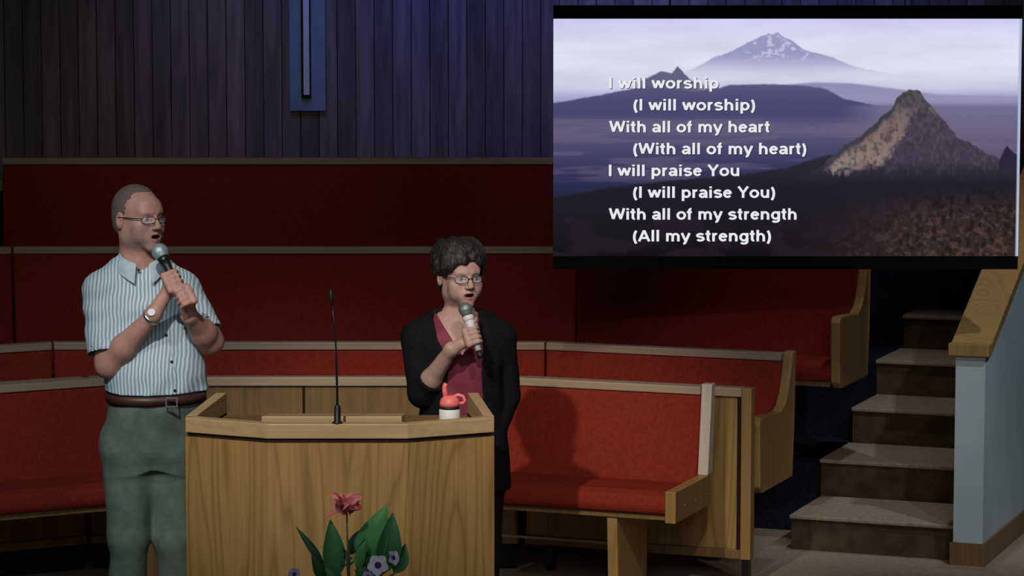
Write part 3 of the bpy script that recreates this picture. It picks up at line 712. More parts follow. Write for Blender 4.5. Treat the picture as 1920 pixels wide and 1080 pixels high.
def face_extras(H, root, fem, eyem, browm, frame_m, glass_m, gw=.030, gh=.017):
    loc = np.array(root.location)
    for x in (-1, 1):
        c = H.w((x*.032, -.0785, .003))-loc; m = MB()
        RR = Matrix(H.R.tolist()) @ Matrix.Rotation(PI/2, 3, 'X')
        prof = [(.0128*math.sin(t)*H.s, .0128*math.cos(t)*H.s) for t in np.linspace(.02, PI-.02, 12)]
        m.lathe(prof, 16, c, mat=RR, mi=0)
        for f in m.bm.faces:
            d = (f.calc_center_median()-Vector(c)).normalized().dot(Vector(RR@Vector((0, 0, 1))))
            f.material_index = 1 if d > .84 else 0
        m.build('eye', eyem, root)
        m = MB(); m.tube([H.w(p)-loc for p in ((x*.014, -.0965, .024), (x*.028, -.0925, .0295), (x*.044, -.080, .025))], [.0022, .0032, .0015], 8); m.build('eyebrow', browm, root)
    g = MB()
    def rim(cx_):
        pts = []
        for k in range(20):
            a = 2*PI*k/20; ca, sa = math.cos(a), math.sin(a)
            px_ = cx_+gw*.78*math.copysign(abs(ca)**.7, ca); pz = -.001+gh*.8*math.copysign(abs(sa)**.8, sa)
            pts.append(H.w((px_, -.108+abs(px_)**2*6.5, pz))-loc)
        return pts
    for x in (-1, 1):
        p = rim(x*.033); g.tube(p+[p[0], p[1]], .0014, 6, caps=False)
        g.tube([H.w(q)-loc for q in ((x*.057, -.092, .006), (x*.070, -.068, .006), (x*.079, -.01, .007), (x*.083, .014, .006), (x*.082, .03, -.01))], .0018, 6)
    g.tube([H.w(q)-loc for q in ((-.011, -.109, .003), (0, -.1155, .006), (.011, -.109, .003))], .0015, 6)
    gl = g.build('glasses', frame_m, root)
    for x in (-1, 1):
        m = MB(); p = [Vector(q) for q in rim(x*.033)]; vs_ = [m.bm.verts.new(q) for q in p]; m.bm.faces.new(vs_); bk = Vector(H.R@np.array([0, .0008, 0])); vb = [m.bm.verts.new(q+bk) for q in p]; m.bm.faces.new(vb[::-1])
        for i in range(len(p)): m.bm.faces.new((vs_[i], vb[i], vb[(i+1) % len(p)], vs_[(i+1) % len(p)]))
        o = m.build('lens', glass_m, gl)

def grip_hand(f, c, a, p, wrist, rad=.014, side=1, sc=1.0, thumb_up=1, spread=.0195, start=48, sweep=(48, 95, 150, 205), wr=.026):
    """hand whose palm lies on the p side of a handle (axis a through c); fingers wrap round t"""
    c = np.array(c, float); a = np.array(a, float); a /= np.linalg.norm(a); p = np.array(p, float); p -= a*(p@a); p /= np.linalg.norm(p); t = np.cross(a, p)*side
    def pt(deg, R, s): th = math.radians(deg); return c+a*s+(p*math.cos(th)+t*math.sin(th))*R
    pc = c+p*(rad+.014*sc)
    k0 = [pt(start-6, rad+.018*sc, (1.5-i)*spread*sc) for i in range(4)]
    kn = [pt(start, rad+.013*sc, (1.5-i)*spread*sc) for i in range(4)]
    heel = pt(-48, rad+.022*sc, .0)
    wrist = np.array(wrist, float)
    for i in range(4):                                             # metacarpals make the palm
        f.cap(heel+a*(1.5-i)*.011*sc, k0[i], .0155*sc, .0125*sc, .012)
    f.cap(wrist, heel, wr*sc*.82, .021*sc, .02)
    ln = (.96, 1.0, .97, .88)
    for i in range(4):
        s0 = (1.5-i)*spread*sc; rr = [.0098*sc, .0092*sc, .0085*sc, .0076*sc]
        pts = [kn[i]]+[pt(start+(q-start)*ln[i], rad+r_*.9, s0*.97) for q, r_ in zip(sweep[1:], rr[1:])]
        f.chain(pts, rr, .0035)
    th0 = pt(-50, rad+.016*sc, .012*sc*thumb_up)
    f.chain([heel+a*.006*thumb_up, th0, pt(-88, rad+.0125*sc, .032*sc*thumb_up), pt(-130, rad+.010*sc, .045*sc*thumb_up)], [.017*sc, .0135*sc, .0110*sc, .009*sc], .006)

def handheld(name, head, tail, label, ball_m, body_m, band_m, end_m, br=.0265, root_extra=None):
    head = Vector(head); tail = Vector(tail); ax = (head-tail).normalized(); L = (head-tail).length
    r = empty(name, tail); tag(r, label, 'microphone'); q = Vector((0, 0, 1)).rotation_difference(ax).to_matrix()
    m = MB(); m.lathe([(.004, 0), (.0105, .001), (.0115, .012), (.012, .03)], 20, mat=q); m.build('tail_cap', end_m, r)
    m = MB(); m.lathe([(.012, .0302), (.0135, L*.5), (.0165, L-.062), (.0185, L-.045)], 24, mat=q); m.build('handle', body_m, r)
    m = MB(); m.lathe([(.0195, L-.0448), (.0215, L-.040), (.0215, L-.030), (.0205, L-.026)], 24, mat=q); m.build('collar', band_m, r)
    m = MB(); pr = [(br*.78, L-.0258)]+[(br*math.sin(t), L+br*.0-br*math.cos(t)) for t in np.linspace(.95, PI-.05, 12)]; m.lathe(pr, 24, mat=q); m.build('grille', ball_m, r)
    return r

def skin_mat(name, c1, c2):
    m = mix_noise(name, c1, c2, 45, .55, .35, bump=.06)
    b = m.node_tree.nodes['Principled BSDF']; b.inputs['Subsurface Weight'].default_value = .08; b.inputs['Subsurface Radius'].default_value = (.02, .007, .004); return m
M['skin_m'] = skin_mat('man_skin', (.40, .215, .17), (.46, .255, .20))
M['skin_w'] = skin_mat('woman_skin', (.45, .28, .23), (.52, .335, .275))
M['lip_m'] = mix_noise('man_lips', (.38, .17, .14), (.43, .20, .165), 50, .5, .3); M['lip_w'] = mix_noise('woman_lips', (.38, .17, .16), (.43, .20, .19), 50, .45, .35)
M['mouth'] = mix_noise('mouth_inside', (.06, .012, .012), (.08, .016, .016), 40, .6, .2)
M['stubble_m'] = mix_noise('stubble_jaw', (.32, .19, .16), (.37, .225, .185), 160, .6, .3, detail=6)
M['eyew'] = mix_noise('eye_white', (.42, .38, .36), (.48, .44, .42), 20, .3, .5); M['iris'] = mix_noise('iris_dark', (.03, .02, .015), (.05, .035, .03), 80, .2, .5)
M['brow_m'] = mix_noise('brow_grey', (.10, .07, .055), (.15, .11, .09), 200, .8, .1); M['brow_w'] = mix_noise('brow_dark', (.06, .045, .04), (.09, .07, .06), 200, .8, .1)
M['buzz'] = mix_noise('buzz_hair', (.10, .07, .068), (.19, .135, .125), 230, .85, .15, bump=.5, detail=6)
M['hair_w'] = mix_noise('dark_hair', (.010, .009, .008), (.060, .054, .050), 190, .5, .3, stretch=(1, 1, .18), bump=.6, detail=6, lo=.45, hi=.75)
def glass():
    m, nt, b = new_mat('lens_glass', .08, .5); b.inputs['Alpha'].default_value = .10; b.inputs['Base Color'].default_value = (.8, .85, .9, 1); return m
M['lens'] = glass()
def stripe():
    m, nt, b = new_mat('striped_cotton', .8, .15, .1)
    tc = N(nt, 'ShaderNodeTexCoord'); sp_ = N(nt, 'ShaderNodeSeparateXYZ'); nt.links.new(tc.outputs['Object'], sp_.inputs[0])
    no = N(nt, 'ShaderNodeTexNoise'); no.inputs['Scale'].default_value = 7; nt.links.new(tc.outputs['Object'], no.inputs['Vector'])
    a = N(nt, 'ShaderNodeMath', operation='MULTIPLY_ADD'); a.inputs[1].default_value = .035; nt.links.new(no.outputs['Fac'], a.inputs[0]); nt.links.new(sp_.outputs['X'], a.inputs[2])
    s_ = N(nt, 'ShaderNodeMath', operation='MULTIPLY'); s_.inputs[1].default_value = 2*PI/.0135; nt.links.new(a.outputs[0], s_.inputs[0])
    c_ = N(nt, 'ShaderNodeMath', operation='SINE'); nt.links.new(s_.outputs[0], c_.inputs[0])
    cr_ = N(nt, 'ShaderNodeValToRGB'); e = cr_.color_ramp.elements; e[0].position = .25; e[1].position = .75; e[0].color = (.23, .36, .44, 1); e[1].color = (.58, .68, .73, 1)
    mr = N(nt, 'ShaderNodeMapRange'); mr.inputs['From Min'].default_value = -1; nt.links.new(c_.outputs[0], mr.inputs[0]); nt.links.new(mr.outputs[0], cr_.inputs[0]); nt.links.new(cr_.outputs[0], b.inputs['Base Color']); return m
M['stripe'] = stripe(); M['stripe'].node_tree.nodes['Principled BSDF'].inputs['Sheen Weight'].default_value = 0
M['collar'] = mix_noise('shirt_collar', (.38, .50, .58), (.48, .59, .66), 60, .8, .15)
M['trouser'] = mix_noise('grey_green_cotton', (.105, .145, .12), (.135, .18, .15), 30, .85, .1, bump=.15)
M['belt'] = mix_noise('belt_leather', (.045, .02, .018), (.065, .028, .024), 30, .45, .4)
M['shoe'] = mix_noise('brown_leather', (.05, .03, .02), (.07, .04, .03), 20, .5, .3)
M['card'] = mix_noise('black_knit', (.008, .008, .009), (.013, .013, .015), 120, .92, .08, bump=.3)
M['maroon'] = mix_noise('maroon_jersey', (.20, .035, .065), (.25, .05, .085), 18, .75, .15, bump=.1)
M['grille'] = mix_noise('mic_grille', (.26, .36, .36), (.40, .50, .50), 260, .4, .5, metal=.5, bump=.6)
M['grille_b'] = mix_noise('mic_grille_grey', (.16, .20, .20), (.30, .36, .35), 260, .4, .5, metal=.5, bump=.6)
M['white_pl'] = mix_noise('mic_white', (.70, .68, .70), (.78, .76, .78), 30, .35, .4)

# ------------------------------------------------------------------ man in the striped shirt
Y0 = 10.9
def Pm(u, v, dy=0): return np.array(at(u, v, Y0+dy))
man = empty('person', (Pm(280, 1253)[0], Y0, 0)); tag(man, 'man in pale blue striped short-sleeved shirt and grey-green trousers, holding a microphone', 'person')
H = Head(Pm(259, 409), math.radians(47), 0, 0, 1.0)
hip0 = Pm(288, 800, .02)
rows = [tuple(Pm(u, v, d)[[2, 0, 1]])+(rx, ry) for u, v, d, rx, ry in (
    (266, 492, .03, .085, .06), (267, 518, .03, .125, .085), (269, 555, .025, .160, .112), (276, 600, .02, .172, .122), (283, 640, .015, .172, .13), (291, 690, .005, .178, .142), (294, 735, .005, .178, .140), (290, 775, .01, .172, .13), (284, 815, .02, .172, .125))]
S1, E1, W1 = Pm(189, 545, 0), Pm(204, 684, -.09), Pm(287, 590, -.19)
S2, E2, W2 = Pm(346, 545, .07), Pm(394, 640, .0), Pm(355, 592, -.16)
mt, mb = Pm(300, 472, -.155), Pm(349, 570, -.235)
maxis = mt-mb; maxis /= np.linalg.norm(maxis)
BY = math.radians(14)
f = Field((Pm(140, 500)[0], Y0-.36, -.005), (Pm(440, 500)[0], Y0+.2, 1.83), .0042)
build_head(f, H, False, .0065)
f.cap(H.w((0, .02, -.03)), Pm(258, 500, .03), .058, .064, .03)
f.cap(Pm(258, 495, .03), Pm(268, 550, .04), .060, .092, .04)
f.prof([(r[0], r[1], r[2], r[3]-.012, r[4]-.012) for r in rows], BY, .03)
f.cap(Pm(205, 545, 0), Pm(340, 545, .06), .05, .05, .04)
for S, E, W in ((S1, E1, W1), (S2, E2, W2)):
    f.cap(S, E, .058, .048, .03); f.cap(E, E+(W-E)*.35, .047, .047, .02); f.cap(E+(W-E)*.35, W, .047, .0285, .02)
hc = mb+maxis*.095
grip_hand(f, hc, maxis, (-1, .12, .1), W1, rad=.015, side=1, wr=.033, sc=1.06, sweep=(48, 90, 138, 188))
hc2 = mb+maxis*.022
grip_hand(f, hc2, maxis, (1, .2, -.25), W2, rad=.016, side=-1, wr=.033, sc=1.0, sweep=(48, 92, 140, 190))
K1, A1, K2, A2 = Pm(240, 1010, -.02), Pm(240, 1222, .02), Pm(329, 1010, .03), Pm(330, 1222, .06)
for hx, K, A, d in ((244, K1, A1, 0), (322, K2, A2, .04)):
    f.cap(Pm(hx, 840, .01+d), K, .082, .056, .04); f.cap(K, A, .054, .036, .02)
    f.cap(A+[0, 0, -.02], (A[0]+.03, A[1]-.14, .035), .034, .028, .02)
def man_faces(Cn):
    L = H.loc(Cn); m = np.zeros(len(Cn))
    lip = ((L[:, 0]/.026)**2+((L[:, 2]+.0645)/.0145)**2 < 1) & (L[:, 1] < -.085) & (L[:, 2] < -.0505) & (L[:, 2] > -.083); m[lip] = 1
    inn = ((L[:, 0]/.0185)**2+((L[:, 1]+.096)/.0215)**2+((L[:, 2]+.0634)/.0078)**2) < 1.2; m[inn & (L[:, 1] > -.103)] = 2
    jaw = (L[:, 2] < -.040-.03*L[:, 1]/.1) & (L[:, 1] < -.01) & (L[:, 2] > -.15) & (L[:, 1] < .0) & (m == 0) & (np.abs(L[:, 0]) < .075) & (L[:, 2]+.3*L[:, 1] > -.13); m[jaw] = 3
    return m
body = f.mesh('body', [M['skin_m'], M['lip_m'], M['mouth'], M['stubble_m']], man, man_faces)
face_extras(H, man, False, [M['eyew'], M['iris']], M['brow_m'], M['blackmet'], M['lens'], gw=.032, gh=.016)
# cropped hair with a receding hairline
f = Field(H.c-.14, H.c+.14, .0032)
H.ell(f, (0, .014, .036), (.0785, .099, .0885), .01); H.ell(f, (0, .045, -.02), (.066, .060, .06), .03)
def hairline(X, Y, Z):
    P = np.stack(np.broadcast_arrays(X, Y, Z), -1); L = H.loc(P); x, y, z = L[..., 0], L[..., 1], L[..., 2]
    edge = .004*np.sin(150*x+90*z)+.003*np.sin(310*z+120*x)
    t_ = np.clip((z-.03)/.07, 0, 1)
    front = -y-(.010+.020*t_+.055*np.clip((z-.085)/.03, 0, 1)*(1-np.clip(np.abs(x)/.055, 0, 1)))+edge
    side = -(z-np.where(y < .028, .004-.10*y, -.058))
    return np.maximum(front, side)
f.cut(hairline)
f.mesh('hair', [M['buzz']], man)

# shirt
f = Field((Pm(130, 500)[0], Y0-.30, Pm(0, 775)[2]), (Pm(440, 500)[0], Y0+.22, Pm(0, 450)[2]), .0045)
f.prof([r for r in rows if r[0] > Pm(0, 770)[2]]+[tuple(Pm(292, 755, .005)[[2, 0, 1]])+(.188, .150)], BY, .03, grow=.006)
f.cap(Pm(202, 543, 0), Pm(338, 543, .06), .060, .058, .05)
f.cap(Pm(238, 500, .02), S1+[0.012, 0, 0.0], .050, .064, .04); f.cap(Pm(290, 502, .04), S2, .050, .060, .04)
def hem(S, E, t0): d = (E-S)/np.linalg.norm(E-S); q = S+(E-S)*t0; return d, q
SE = []
for S, E, t0, r0, r1 in ((S1, E1, .84, .069, .076), (S2, E2, .82, .060, .066)):
    g = f.twin(); g.cap(S, E+(E-S)*.2, r0, r1, .01)
    d, q = hem(S, E, t0); g.cut(lambda X, Y, Z: (X-q[0])*d[0]+(Y-q[1])*d[1]+(Z-q[2])*d[2])
    g.cap(S+(E-S)*.6, E, r1-.010, r1-.006, 0, sub=True) if False else None
    gi = f.twin(); gi.cap(q-d*.03, q+d*.1, r1-.008, r1-.006, 0); g.v = np.maximum(g.v, -gi.v)
    k = .022; t = np.clip(.5+.5*(f.v-g.v)/k, 0, 1); f.v = (f.v*(1-t)+g.v*t-k*t*(1-t)).astype(np.float32); SE.append((S, E))
def folds(X, Y, Z):
    a = np.sin(38*(Z+.55*X)+5*np.sin(11*X)+3*np.sin(14*Z))*np.sin(17*X-9*Z+2)
    lowf = np.clip((1.25-Z)/.2, 0, 1)
    return .0035*a+.004*lowf*np.sin(60*X+6*np.sin(9*Z)+8*Z)*np.clip((1.14-Z)/.12, 0, 1)
f.ripple(folds)
nk = H.w((0, .02, -.05)); f.cap(Pm(257, 450, .0), Pm(262, 497, .02), .06, .066, .004, sub=True)
vn = Pm(286, 497, -.075); f.cap(Pm(272, 462, -.06), vn, .045, .006, .004, sub=True)
zb = Pm(0, 742, -.14)[2]; f.cut(lambda X, Y, Z: zb+.03*(Y-Y0+.14)-Z-.0*X+0*Y)
shirt = f.mesh('shirt', [M['stripe']], man)
tag(shirt, 'pale blue and white striped short-sleeved shirt with dark buttons')
org = Vector(man.location)
def ribbon(m, pts, up0, up1, thick):
    """band through pts with given lower and upper offsets"""
    n = len(pts); rows_ = []
    for i in range(n):
        p = Vector(pts[i]); rows_.append([m.bm.verts.new(q) for q in (p+Vector(up0[i]), p+Vector(up1[i]), p+Vector(up1[i])+Vector(thick[i]), p+Vector(up0[i])+Vector(thick[i]))])
    for i in range(n-1):
        for k in range(4): m.bm.faces.new((rows_[i][k], rows_[i+1][k], rows_[i+1][(k+1) % 4], rows_[i][(k+1) % 4])).smooth = True
    m.bm.faces.new(rows_[0]); m.bm.faces.new(rows_[-1][::-1])
# collar: two folded leaves running from the nape round to the open front
cc = Pm(261, 478, .015)
for sg, a0, a1 in ((-1, 95, 262), (1, 85, -62)):
    m = MB(); pts, u0, u1, tk = [], [], [], []
    for k in range(15):
        a = math.radians(a0+(a1-a0)*k/14); t = k/14; dirv = Vector((math.cos(a), math.sin(a)*.95, 0))
        p = Vector(cc)+dirv*(.068+.006*t)+Vector((.010*t, -.012*t, .018-.055*t**1.5)); pts.append(p-org)
        wdt = .030+.030*max(0, (t-.55)/.45)**1.5
        u0.append(dirv*.026*(1 if t < .8 else 1.0)+Vector((0, 0, -wdt))); u1.append(dirv*.002+Vector((0, 0, .012))); tk.append(dirv*.004)
    ribbon(m, pts, u0, u1, tk); m.build('collar', M['collar'], man, bevel=.001)
def on_front(fld, u, v, y0=-.3):
    """point of a field's front surface seen along pixel column u, row v"""
    for d in np.arange(y0, .1, .002):
        p = Pm(u, v, d); i = np.round((p-fld.lo)/fld.h).astype(int)
        if (i >= 0).all() and (i < fld.n).all() and fld.v[tuple(i)] < 0: return p
    return Pm(u, v, -.14)
pl = [on_front(f, u, v) for u, v in ((303, 600), (313, 630), (319, 655), (324, 682), (329, 710), (331, 738))]
m = MB(); m.tube([Vector(p)-org+Vector((0, .003, 0)) for p in pl], [.0045]*6, 8); m.build('placket', M['collar'], man)
for u, v in ((312, 628), (322, 678), (328, 732)):
    p = on_front(f, u, v)-np.array(org); m = MB(); m.lathe([(.0055, 0), (.0058, .0015), (.005, .003), (.002, .0026)], 14, (p[0], p[1]-.003, p[2]), mat=Matrix.Rotation(PI/2, 3, 'X')); m.build('button', M['black'], man)
p = on_front(f, 261, 512)-np.array(org); m = MB(); m.lathe([(.005, 0), (.005, .003), (.002, .003)], 12, (p[0], p[1]-.012, p[2]+.012), mat=Matrix.Rotation(PI/2, 3, 'X')); m.build('button', M['black'], man)
# trousers
f = Field((Pm(150, 500)[0], Y0-.24, .02), (Pm(440, 500)[0], Y0+.26, Pm(0, 730)[2]), .005)
tr = [tuple(Pm(u, v, d)[[2, 0, 1]])+(rx, ry) for u, v, d, rx, ry in ((293, 752, .005, .176, .139), (290, 775, .01, .178, .135), (283, 810, .02, .180, .13), (281, 850, .02, .170, .12), (281, 875, .02, .13, .09))]
f.prof(tr, BY, .03)
for hx, K, A, d in ((240, K1, A1, 0), (322, K2, A2, .04)):
    f.cap(Pm(hx, 850, .01+d), K, .098, .072, .05); f.cap(K, A+[0, .0, -.02], .070, .062, .03)
    f.cap(A+[0, .0, .05], A+[0, -.01, -.05], .064, .066, .02)
def tf(X, Y, Z):
    return .0035*np.sin(30*Z+12*X)*np.sin(26*X+7*Z)+.004*np.sin(55*Z+20*X+4*np.sin(7*Z))*np.clip((.5-Z)/.35, 0, 1)+.003*np.sin(48*(X-Z*.35))*np.clip((Z-.78)/.1, 0, 1)
f.ripple(tf); f.cut(lambda X, Y, Z: .055-Z+0*X+0*Y)
zt_ = Pm(0, 750, -.14)[2]; f.cut(lambda X, Y, Z: Z-zt_+0*X+0*Y)
trm = f.mesh('trousers', [M['trouser']], man)
# belt follows the waist
def waist_ring(zc, grow, half, name, mat, a0=0, a1=360, tilt=.0):
    m = MB(); w0_ = Pm(293, 752, .005); n = 60; n1 = int(n*(a1-a0)/360); pts, u0, u1, tk = [], [], [], []
    for k in range(n1+1):
        a = math.radians(a0+(a1-a0)*k/n1); ca, sa = math.cos(a), math.sin(a); q = 2/2.3
        x = (.178+grow)*math.copysign(abs(ca)**q, ca); y = (.141+grow)*math.copysign(abs(sa)**q, sa)
        X = x*math.cos(BY)-y*math.sin(BY); Yy = x*math.sin(BY)+y*math.cos(BY)
        p = Vector((w0_[0]+X, w0_[1]+Yy, zc+((Yy+.14)*.03))); n_ = Vector((X, Yy, 0)).normalized()
        pts.append(p-org); u0.append((0, 0, -half)); u1.append((0, 0, half)); tk.append(n_*.004)
    ribbon(m, pts, u0, u1, tk); return m.build(name, mat, man)
zc = Pm(0, 753, -.14)[2]
belt = waist_ring(zc, .003, .0165, 'belt', M['belt'])
bk_ = MB(); bkp = Pm(322, 754, -.150)-np.array(org); c0_, s0_ = math.cos(BY), math.sin(BY)
for (x0, x1, za_, zb_) in ((-.022, .022, .013, .018), (-.022, .022, -.018, -.013), (-.022, -.017, -.013, .013), (.017, .022, -.013, .013)):
    bk_.box(bkp[0]+x0, bkp[1]-.006, bkp[2]+za_, bkp[0]+x1, bkp[1]+.0, bkp[2]+zb_)
bo = bk_.build('buckle', M['chrome'], belt); bo.location = (0, 0, 0)
for K, A in ((K1, A1), (K2, A2)):
    f = Field((A[0]-.09, A[1]-.24, 0), (A[0]+.13, A[1]+.1, .16), .005)
    f.cap((A[0], A[1]+.015, .045), (A[0]+.035, A[1]-.15, .038), .047, .043, .03, flat=((0, 0, 1), .95)); f.cap((A[0], A[1]+.01, .05), (A[0], A[1], .10), .045, .05, .02)
    f.cut(lambda X, Y, Z: .004-Z+0*X+0*Y); f.cut(lambda X, Y, Z: Z-.09+0*X+0*Y); f.mesh('shoe', [M['shoe']], man)
# wristwatch
wd = (E1-W1)/np.linalg.norm(E1-W1); wc = W1+wd*.012; m = MB(); q = Vector((0, 0, 1)).rotation_difference(Vector(wd)).to_matrix()
m.lathe([(.0325, -.006), (.0345, -.006), (.0345, .006), (.0325, .006)], 28, Vector(wc)-org, mat=q); wt = m.build('watch_band', M['chrome'], man)
fd = Vector((.15, -1, .55)).normalized(); m = MB(); m.lathe([(.013, 0), (.0145, .002), (.0145, .007), (.012, .009)], 20, Vector(wc)-org+fd*.036, mat=fd.to_track_quat('Z', 'Y').to_matrix()); m.build('watch_face', M['white_pl'], wt)
handheld('handheld_microphone', mt, mb, "black wireless microphone with round grille held by the man", M['grille'], M['black'], M['blackmet'], M['black'], br=.031)

# ------------------------------------------------------------------ woman in the black cardigan
Y1 = 11.2
def Pw(u, v, dy=0): return np.array(at(u, v, Y1+dy))
wom = empty('person', (Pw(862, 1240)[0], Y1, 0)); tag(wom, 'woman with short dark hair and glasses in black cardigan over maroon top', 'person')
H = Head(Pw(862, 518), math.radians(24), math.radians(2), 0, .97)
rows = [tuple(Pw(u, v, d)[[2, 0, 1]])+(rx, ry) for u, v, d, rx, ry in (
    (862, 585, .03, .09, .06), (862, 605, .03, .112, .075), (862, 640, .02, .15, .10), (864, 680, .01, .148, .118), (865, 720, .01, .138, .108), (866, 770, .015, .140, .108), (866, 830, .02, .162, .12), (866, 880, .03, .165, .12))]
S1, E1, W1 = Pw(783, 634, .02), Pw(793, 735, -.06), Pw(846, 655, -.2)
S2, E2, W2 = Pw(938, 632, .04), Pw(949, 745, .06), Pw(912, 852, -.04)
mt, mb = Pw(873, 580, -.165), Pw(902, 672, -.215); maxis = mt-mb; maxis /= np.linalg.norm(maxis)
BW = math.radians(10)
f = Field((Pw(725, 500)[0], Y1-.34, -.005), (Pw(1000, 500)[0], Y1+.2, 1.62), .004)
build_head(f, H, True, .0055)
f.cap(H.w((0, .02, -.03)), Pw(860, 600, .03), .050, .054, .03); f.cap(Pw(861, 603, .03), Pw(862, 640, .03), .055, .095, .04)
f.prof([(r[0], r[1], r[2], r[3]-.01, r[4]-.01) for r in rows], BW, .03)
f.cap(Pw(800, 622, .02), Pw(925, 622, .04), .042, .042, .04)
for S, E, W in ((S1, E1, W1), (S2, E2, W2)):
    f.cap(S, E, .046, .038, .03); f.cap(E, E+(W-E)*.3, .038, .038, .02); f.cap(E+(W-E)*.3, W, .038, .024, .02)
grip_hand(f, mb+maxis*.087, maxis, (-1, .25, -.1), W1, rad=.0145, side=1, sc=.93, wr=.031, sweep=(48, 90, 138, 188))
# left hand resting low behind the pulpit
wv = (W2-E2)/np.linalg.norm(W2-E2); n_ = np.array([.3, -.9, .1]); lat = np.cross(wv, n_); lat /= np.linalg.norm(lat)
f.cap(W2, W2+wv*.05, .024, .030, .015, flat=(n_, 1.6))
for i in range(4):
    b0 = W2+wv*.075+lat*(i-1.5)*.018; b1 = b0+wv*.035*(1-.08*abs(i-1.3)); b2 = b1+wv*.02-n_*-.008; b3 = b2+wv*.014+n_*-.012
    f.chain([W2+wv*.03+lat*(i-1.5)*.012, b0, b1, b2, b3], [.012, .0095, .0085, .008, .007], .004)
f.chain([W2+wv*.02+lat*.02, W2+wv*.05+lat*.042, W2+wv*.08+lat*.048], [.013, .0105, .0085], .006)
K1, A1, K2, A2 = Pw(828, 1020, 0), Pw(828, 1210, .03), Pw(905, 1020, .02), Pw(908, 1210, .05)
for hx, K, A in ((828, K1, A1), (905, K2, A2)):
    f.cap(Pw(hx, 880, .03), K, .078, .052, .04); f.cap(K, A, .05, .034, .02); f.cap(A+[0, 0, -.02], (A[0]+.02, A[1]-.13, .03), .03, .024, .02)
def wom_faces(Cn):
    L = H.loc(Cn); m = np.zeros(len(Cn))
    lip = ((L[:, 0]/.026)**2+((L[:, 2]+.0645)/.0145)**2 < 1) & (L[:, 1] < -.085) & (L[:, 2] < -.0505) & (L[:, 2] > -.081); m[lip] = 1
    inn = ((L[:, 0]/.0185)**2+((L[:, 1]+.096)/.0215)**2+((L[:, 2]+.0628)/.0068)**2) < 1.2; m[inn & (L[:, 1] > -.103)] = 2
    return m
f.mesh('body', [M['skin_w'], M['lip_w'], M['mouth']], wom, wom_faces)
face_extras(H, wom, True, [M['eyew'], M['iris']], M['brow_w'], M['blackmet'], M['lens'], gw=.031, gh=.017)
# short tousled hair
f = Field(H.c-.17, H.c+.17, .0034)
H.ell(f, (0, .022, .043), (.087, .103, .088), .01); H.ell(f, (0, .055, -.025), (.070, .062, .068), .03)
H.ell(f, (0, .030, .085), (.070, .080, .052), .02)
rs = random.Random(4)
def sph(az, el, r): return (r[0]*math.sin(az)*math.cos(el), -r[1]*math.cos(az)*math.cos(el)+.02, r[2]*math.sin(el)+.04)
for k in range(150):
    az = rs.uniform(.25, 2*PI-.25) if k < 115 else rs.uniform(-1.2, 1.0)
    back = abs(math.sin(az/2)); e0_ = rs.uniform(.5, 1.25); e1_ = e0_-rs.uniform(.55, 1.1)
    if k >= 115: e0_, e1_ = rs.uniform(.95, 1.3), rs.uniform(.34, .55)
    else: e1_ = max(e1_, -.85*back+ (.15 if back < .6 else 0))
    da = rs.uniform(-.25, .35); R0 = (.086, .103, .102); pts = []
    for t in (0, .35, .7, 1): pts.append(H.w(sph(az+da*t, e0_+(e1_-e0_)*t, [q+.002+.010*math.sin(PI*t)+rs.uniform(-.002, .004) for q in R0])))
    f.chain(pts, [.006, .0080, .0070, .003], .017)
for k in range(14):                                                # nape and the tuft in front of the ear
    az = PI+rs.uniform(-1.0, 1.0); f.chain([H.w(sph(az, -.3, (.084, .096, .1))), H.w(sph(az, -.75, (.080, .090, .105))), H.w(sph(az, -1.0, (.078, .088, .115)))], [.01, .009, .004], .006)
for sx_ in (-1, 1):
    for q in range(4): f.chain([H.w((sx_*.076, -.045+.012*q, .06)), H.w((sx_*.082, -.040+.012*q, .03)), H.w((sx_*.079, -.040+.010*q, .004+.004*(q % 2)))], [.009, .008, .003], .006)
def face_open(X, Y, Z):
    P = np.stack(np.broadcast_arrays(X, Y, Z), -1); L = H.loc(P); x, y, z = L[..., 0], L[..., 1], L[..., 2]
    lim_ = .064+.012*x/.06-.02*np.clip((x-.02)/.03, 0, 1)-.10*np.maximum(np.abs(x)-.045, 0)*8*(np.abs(x) > .045)+.006*np.sin(120*x)
    inside = np.minimum(np.minimum(lim_-z, (-y-.035)), .07-np.abs(x)); ear = np.minimum(np.minimum(.004-z, .03-y), .5)
    return np.maximum(inside, np.minimum(ear, .1))
f.cut(face_open)
f.mesh('hair', [M['hair_w']], wom)
# maroon top with a V neck
f = Field((Pw(725, 500)[0], Y1-.22, Pw(0, 850)[2]), (Pw(1000, 500)[0], Y1+.22, Pw(0, 560)[2]), .0042)
f.prof(rows, BW, .03, grow=.004); f.cap(Pw(808, 630, .02), Pw(916, 628, .04), .046, .046, .04)
f.ripple(lambda X, Y, Z: .003*np.sin(46*X+8*np.sin(7*Z)+6*Z)*np.sin(11*Z+3))
f.cap(Pw(860, 560, .02), Pw(861, 597, .02), .052, .060, .004, sub=True)
va, vb, vc = Pw(811, 577), Pw(868, 662), Pw(903, 577)
def vneck(X, Y, Z):
    s1 = (vb[0]-va[0])/(va[2]-vb[2]); s2 = (vc[0]-vb[0])/(vc[2]-vb[2])
    l = X-(vb[0]-(Z-vb[2])*s1); r_ = (vb[0]+(Z-vb[2])*s2)-X; return np.minimum(np.minimum(l, r_), (Y1+.02)-Y)
f.cut(vneck); mtop = f.mesh('top', [M['maroon']], wom); tag(mtop, 'maroon V-neck top')
ftop = f
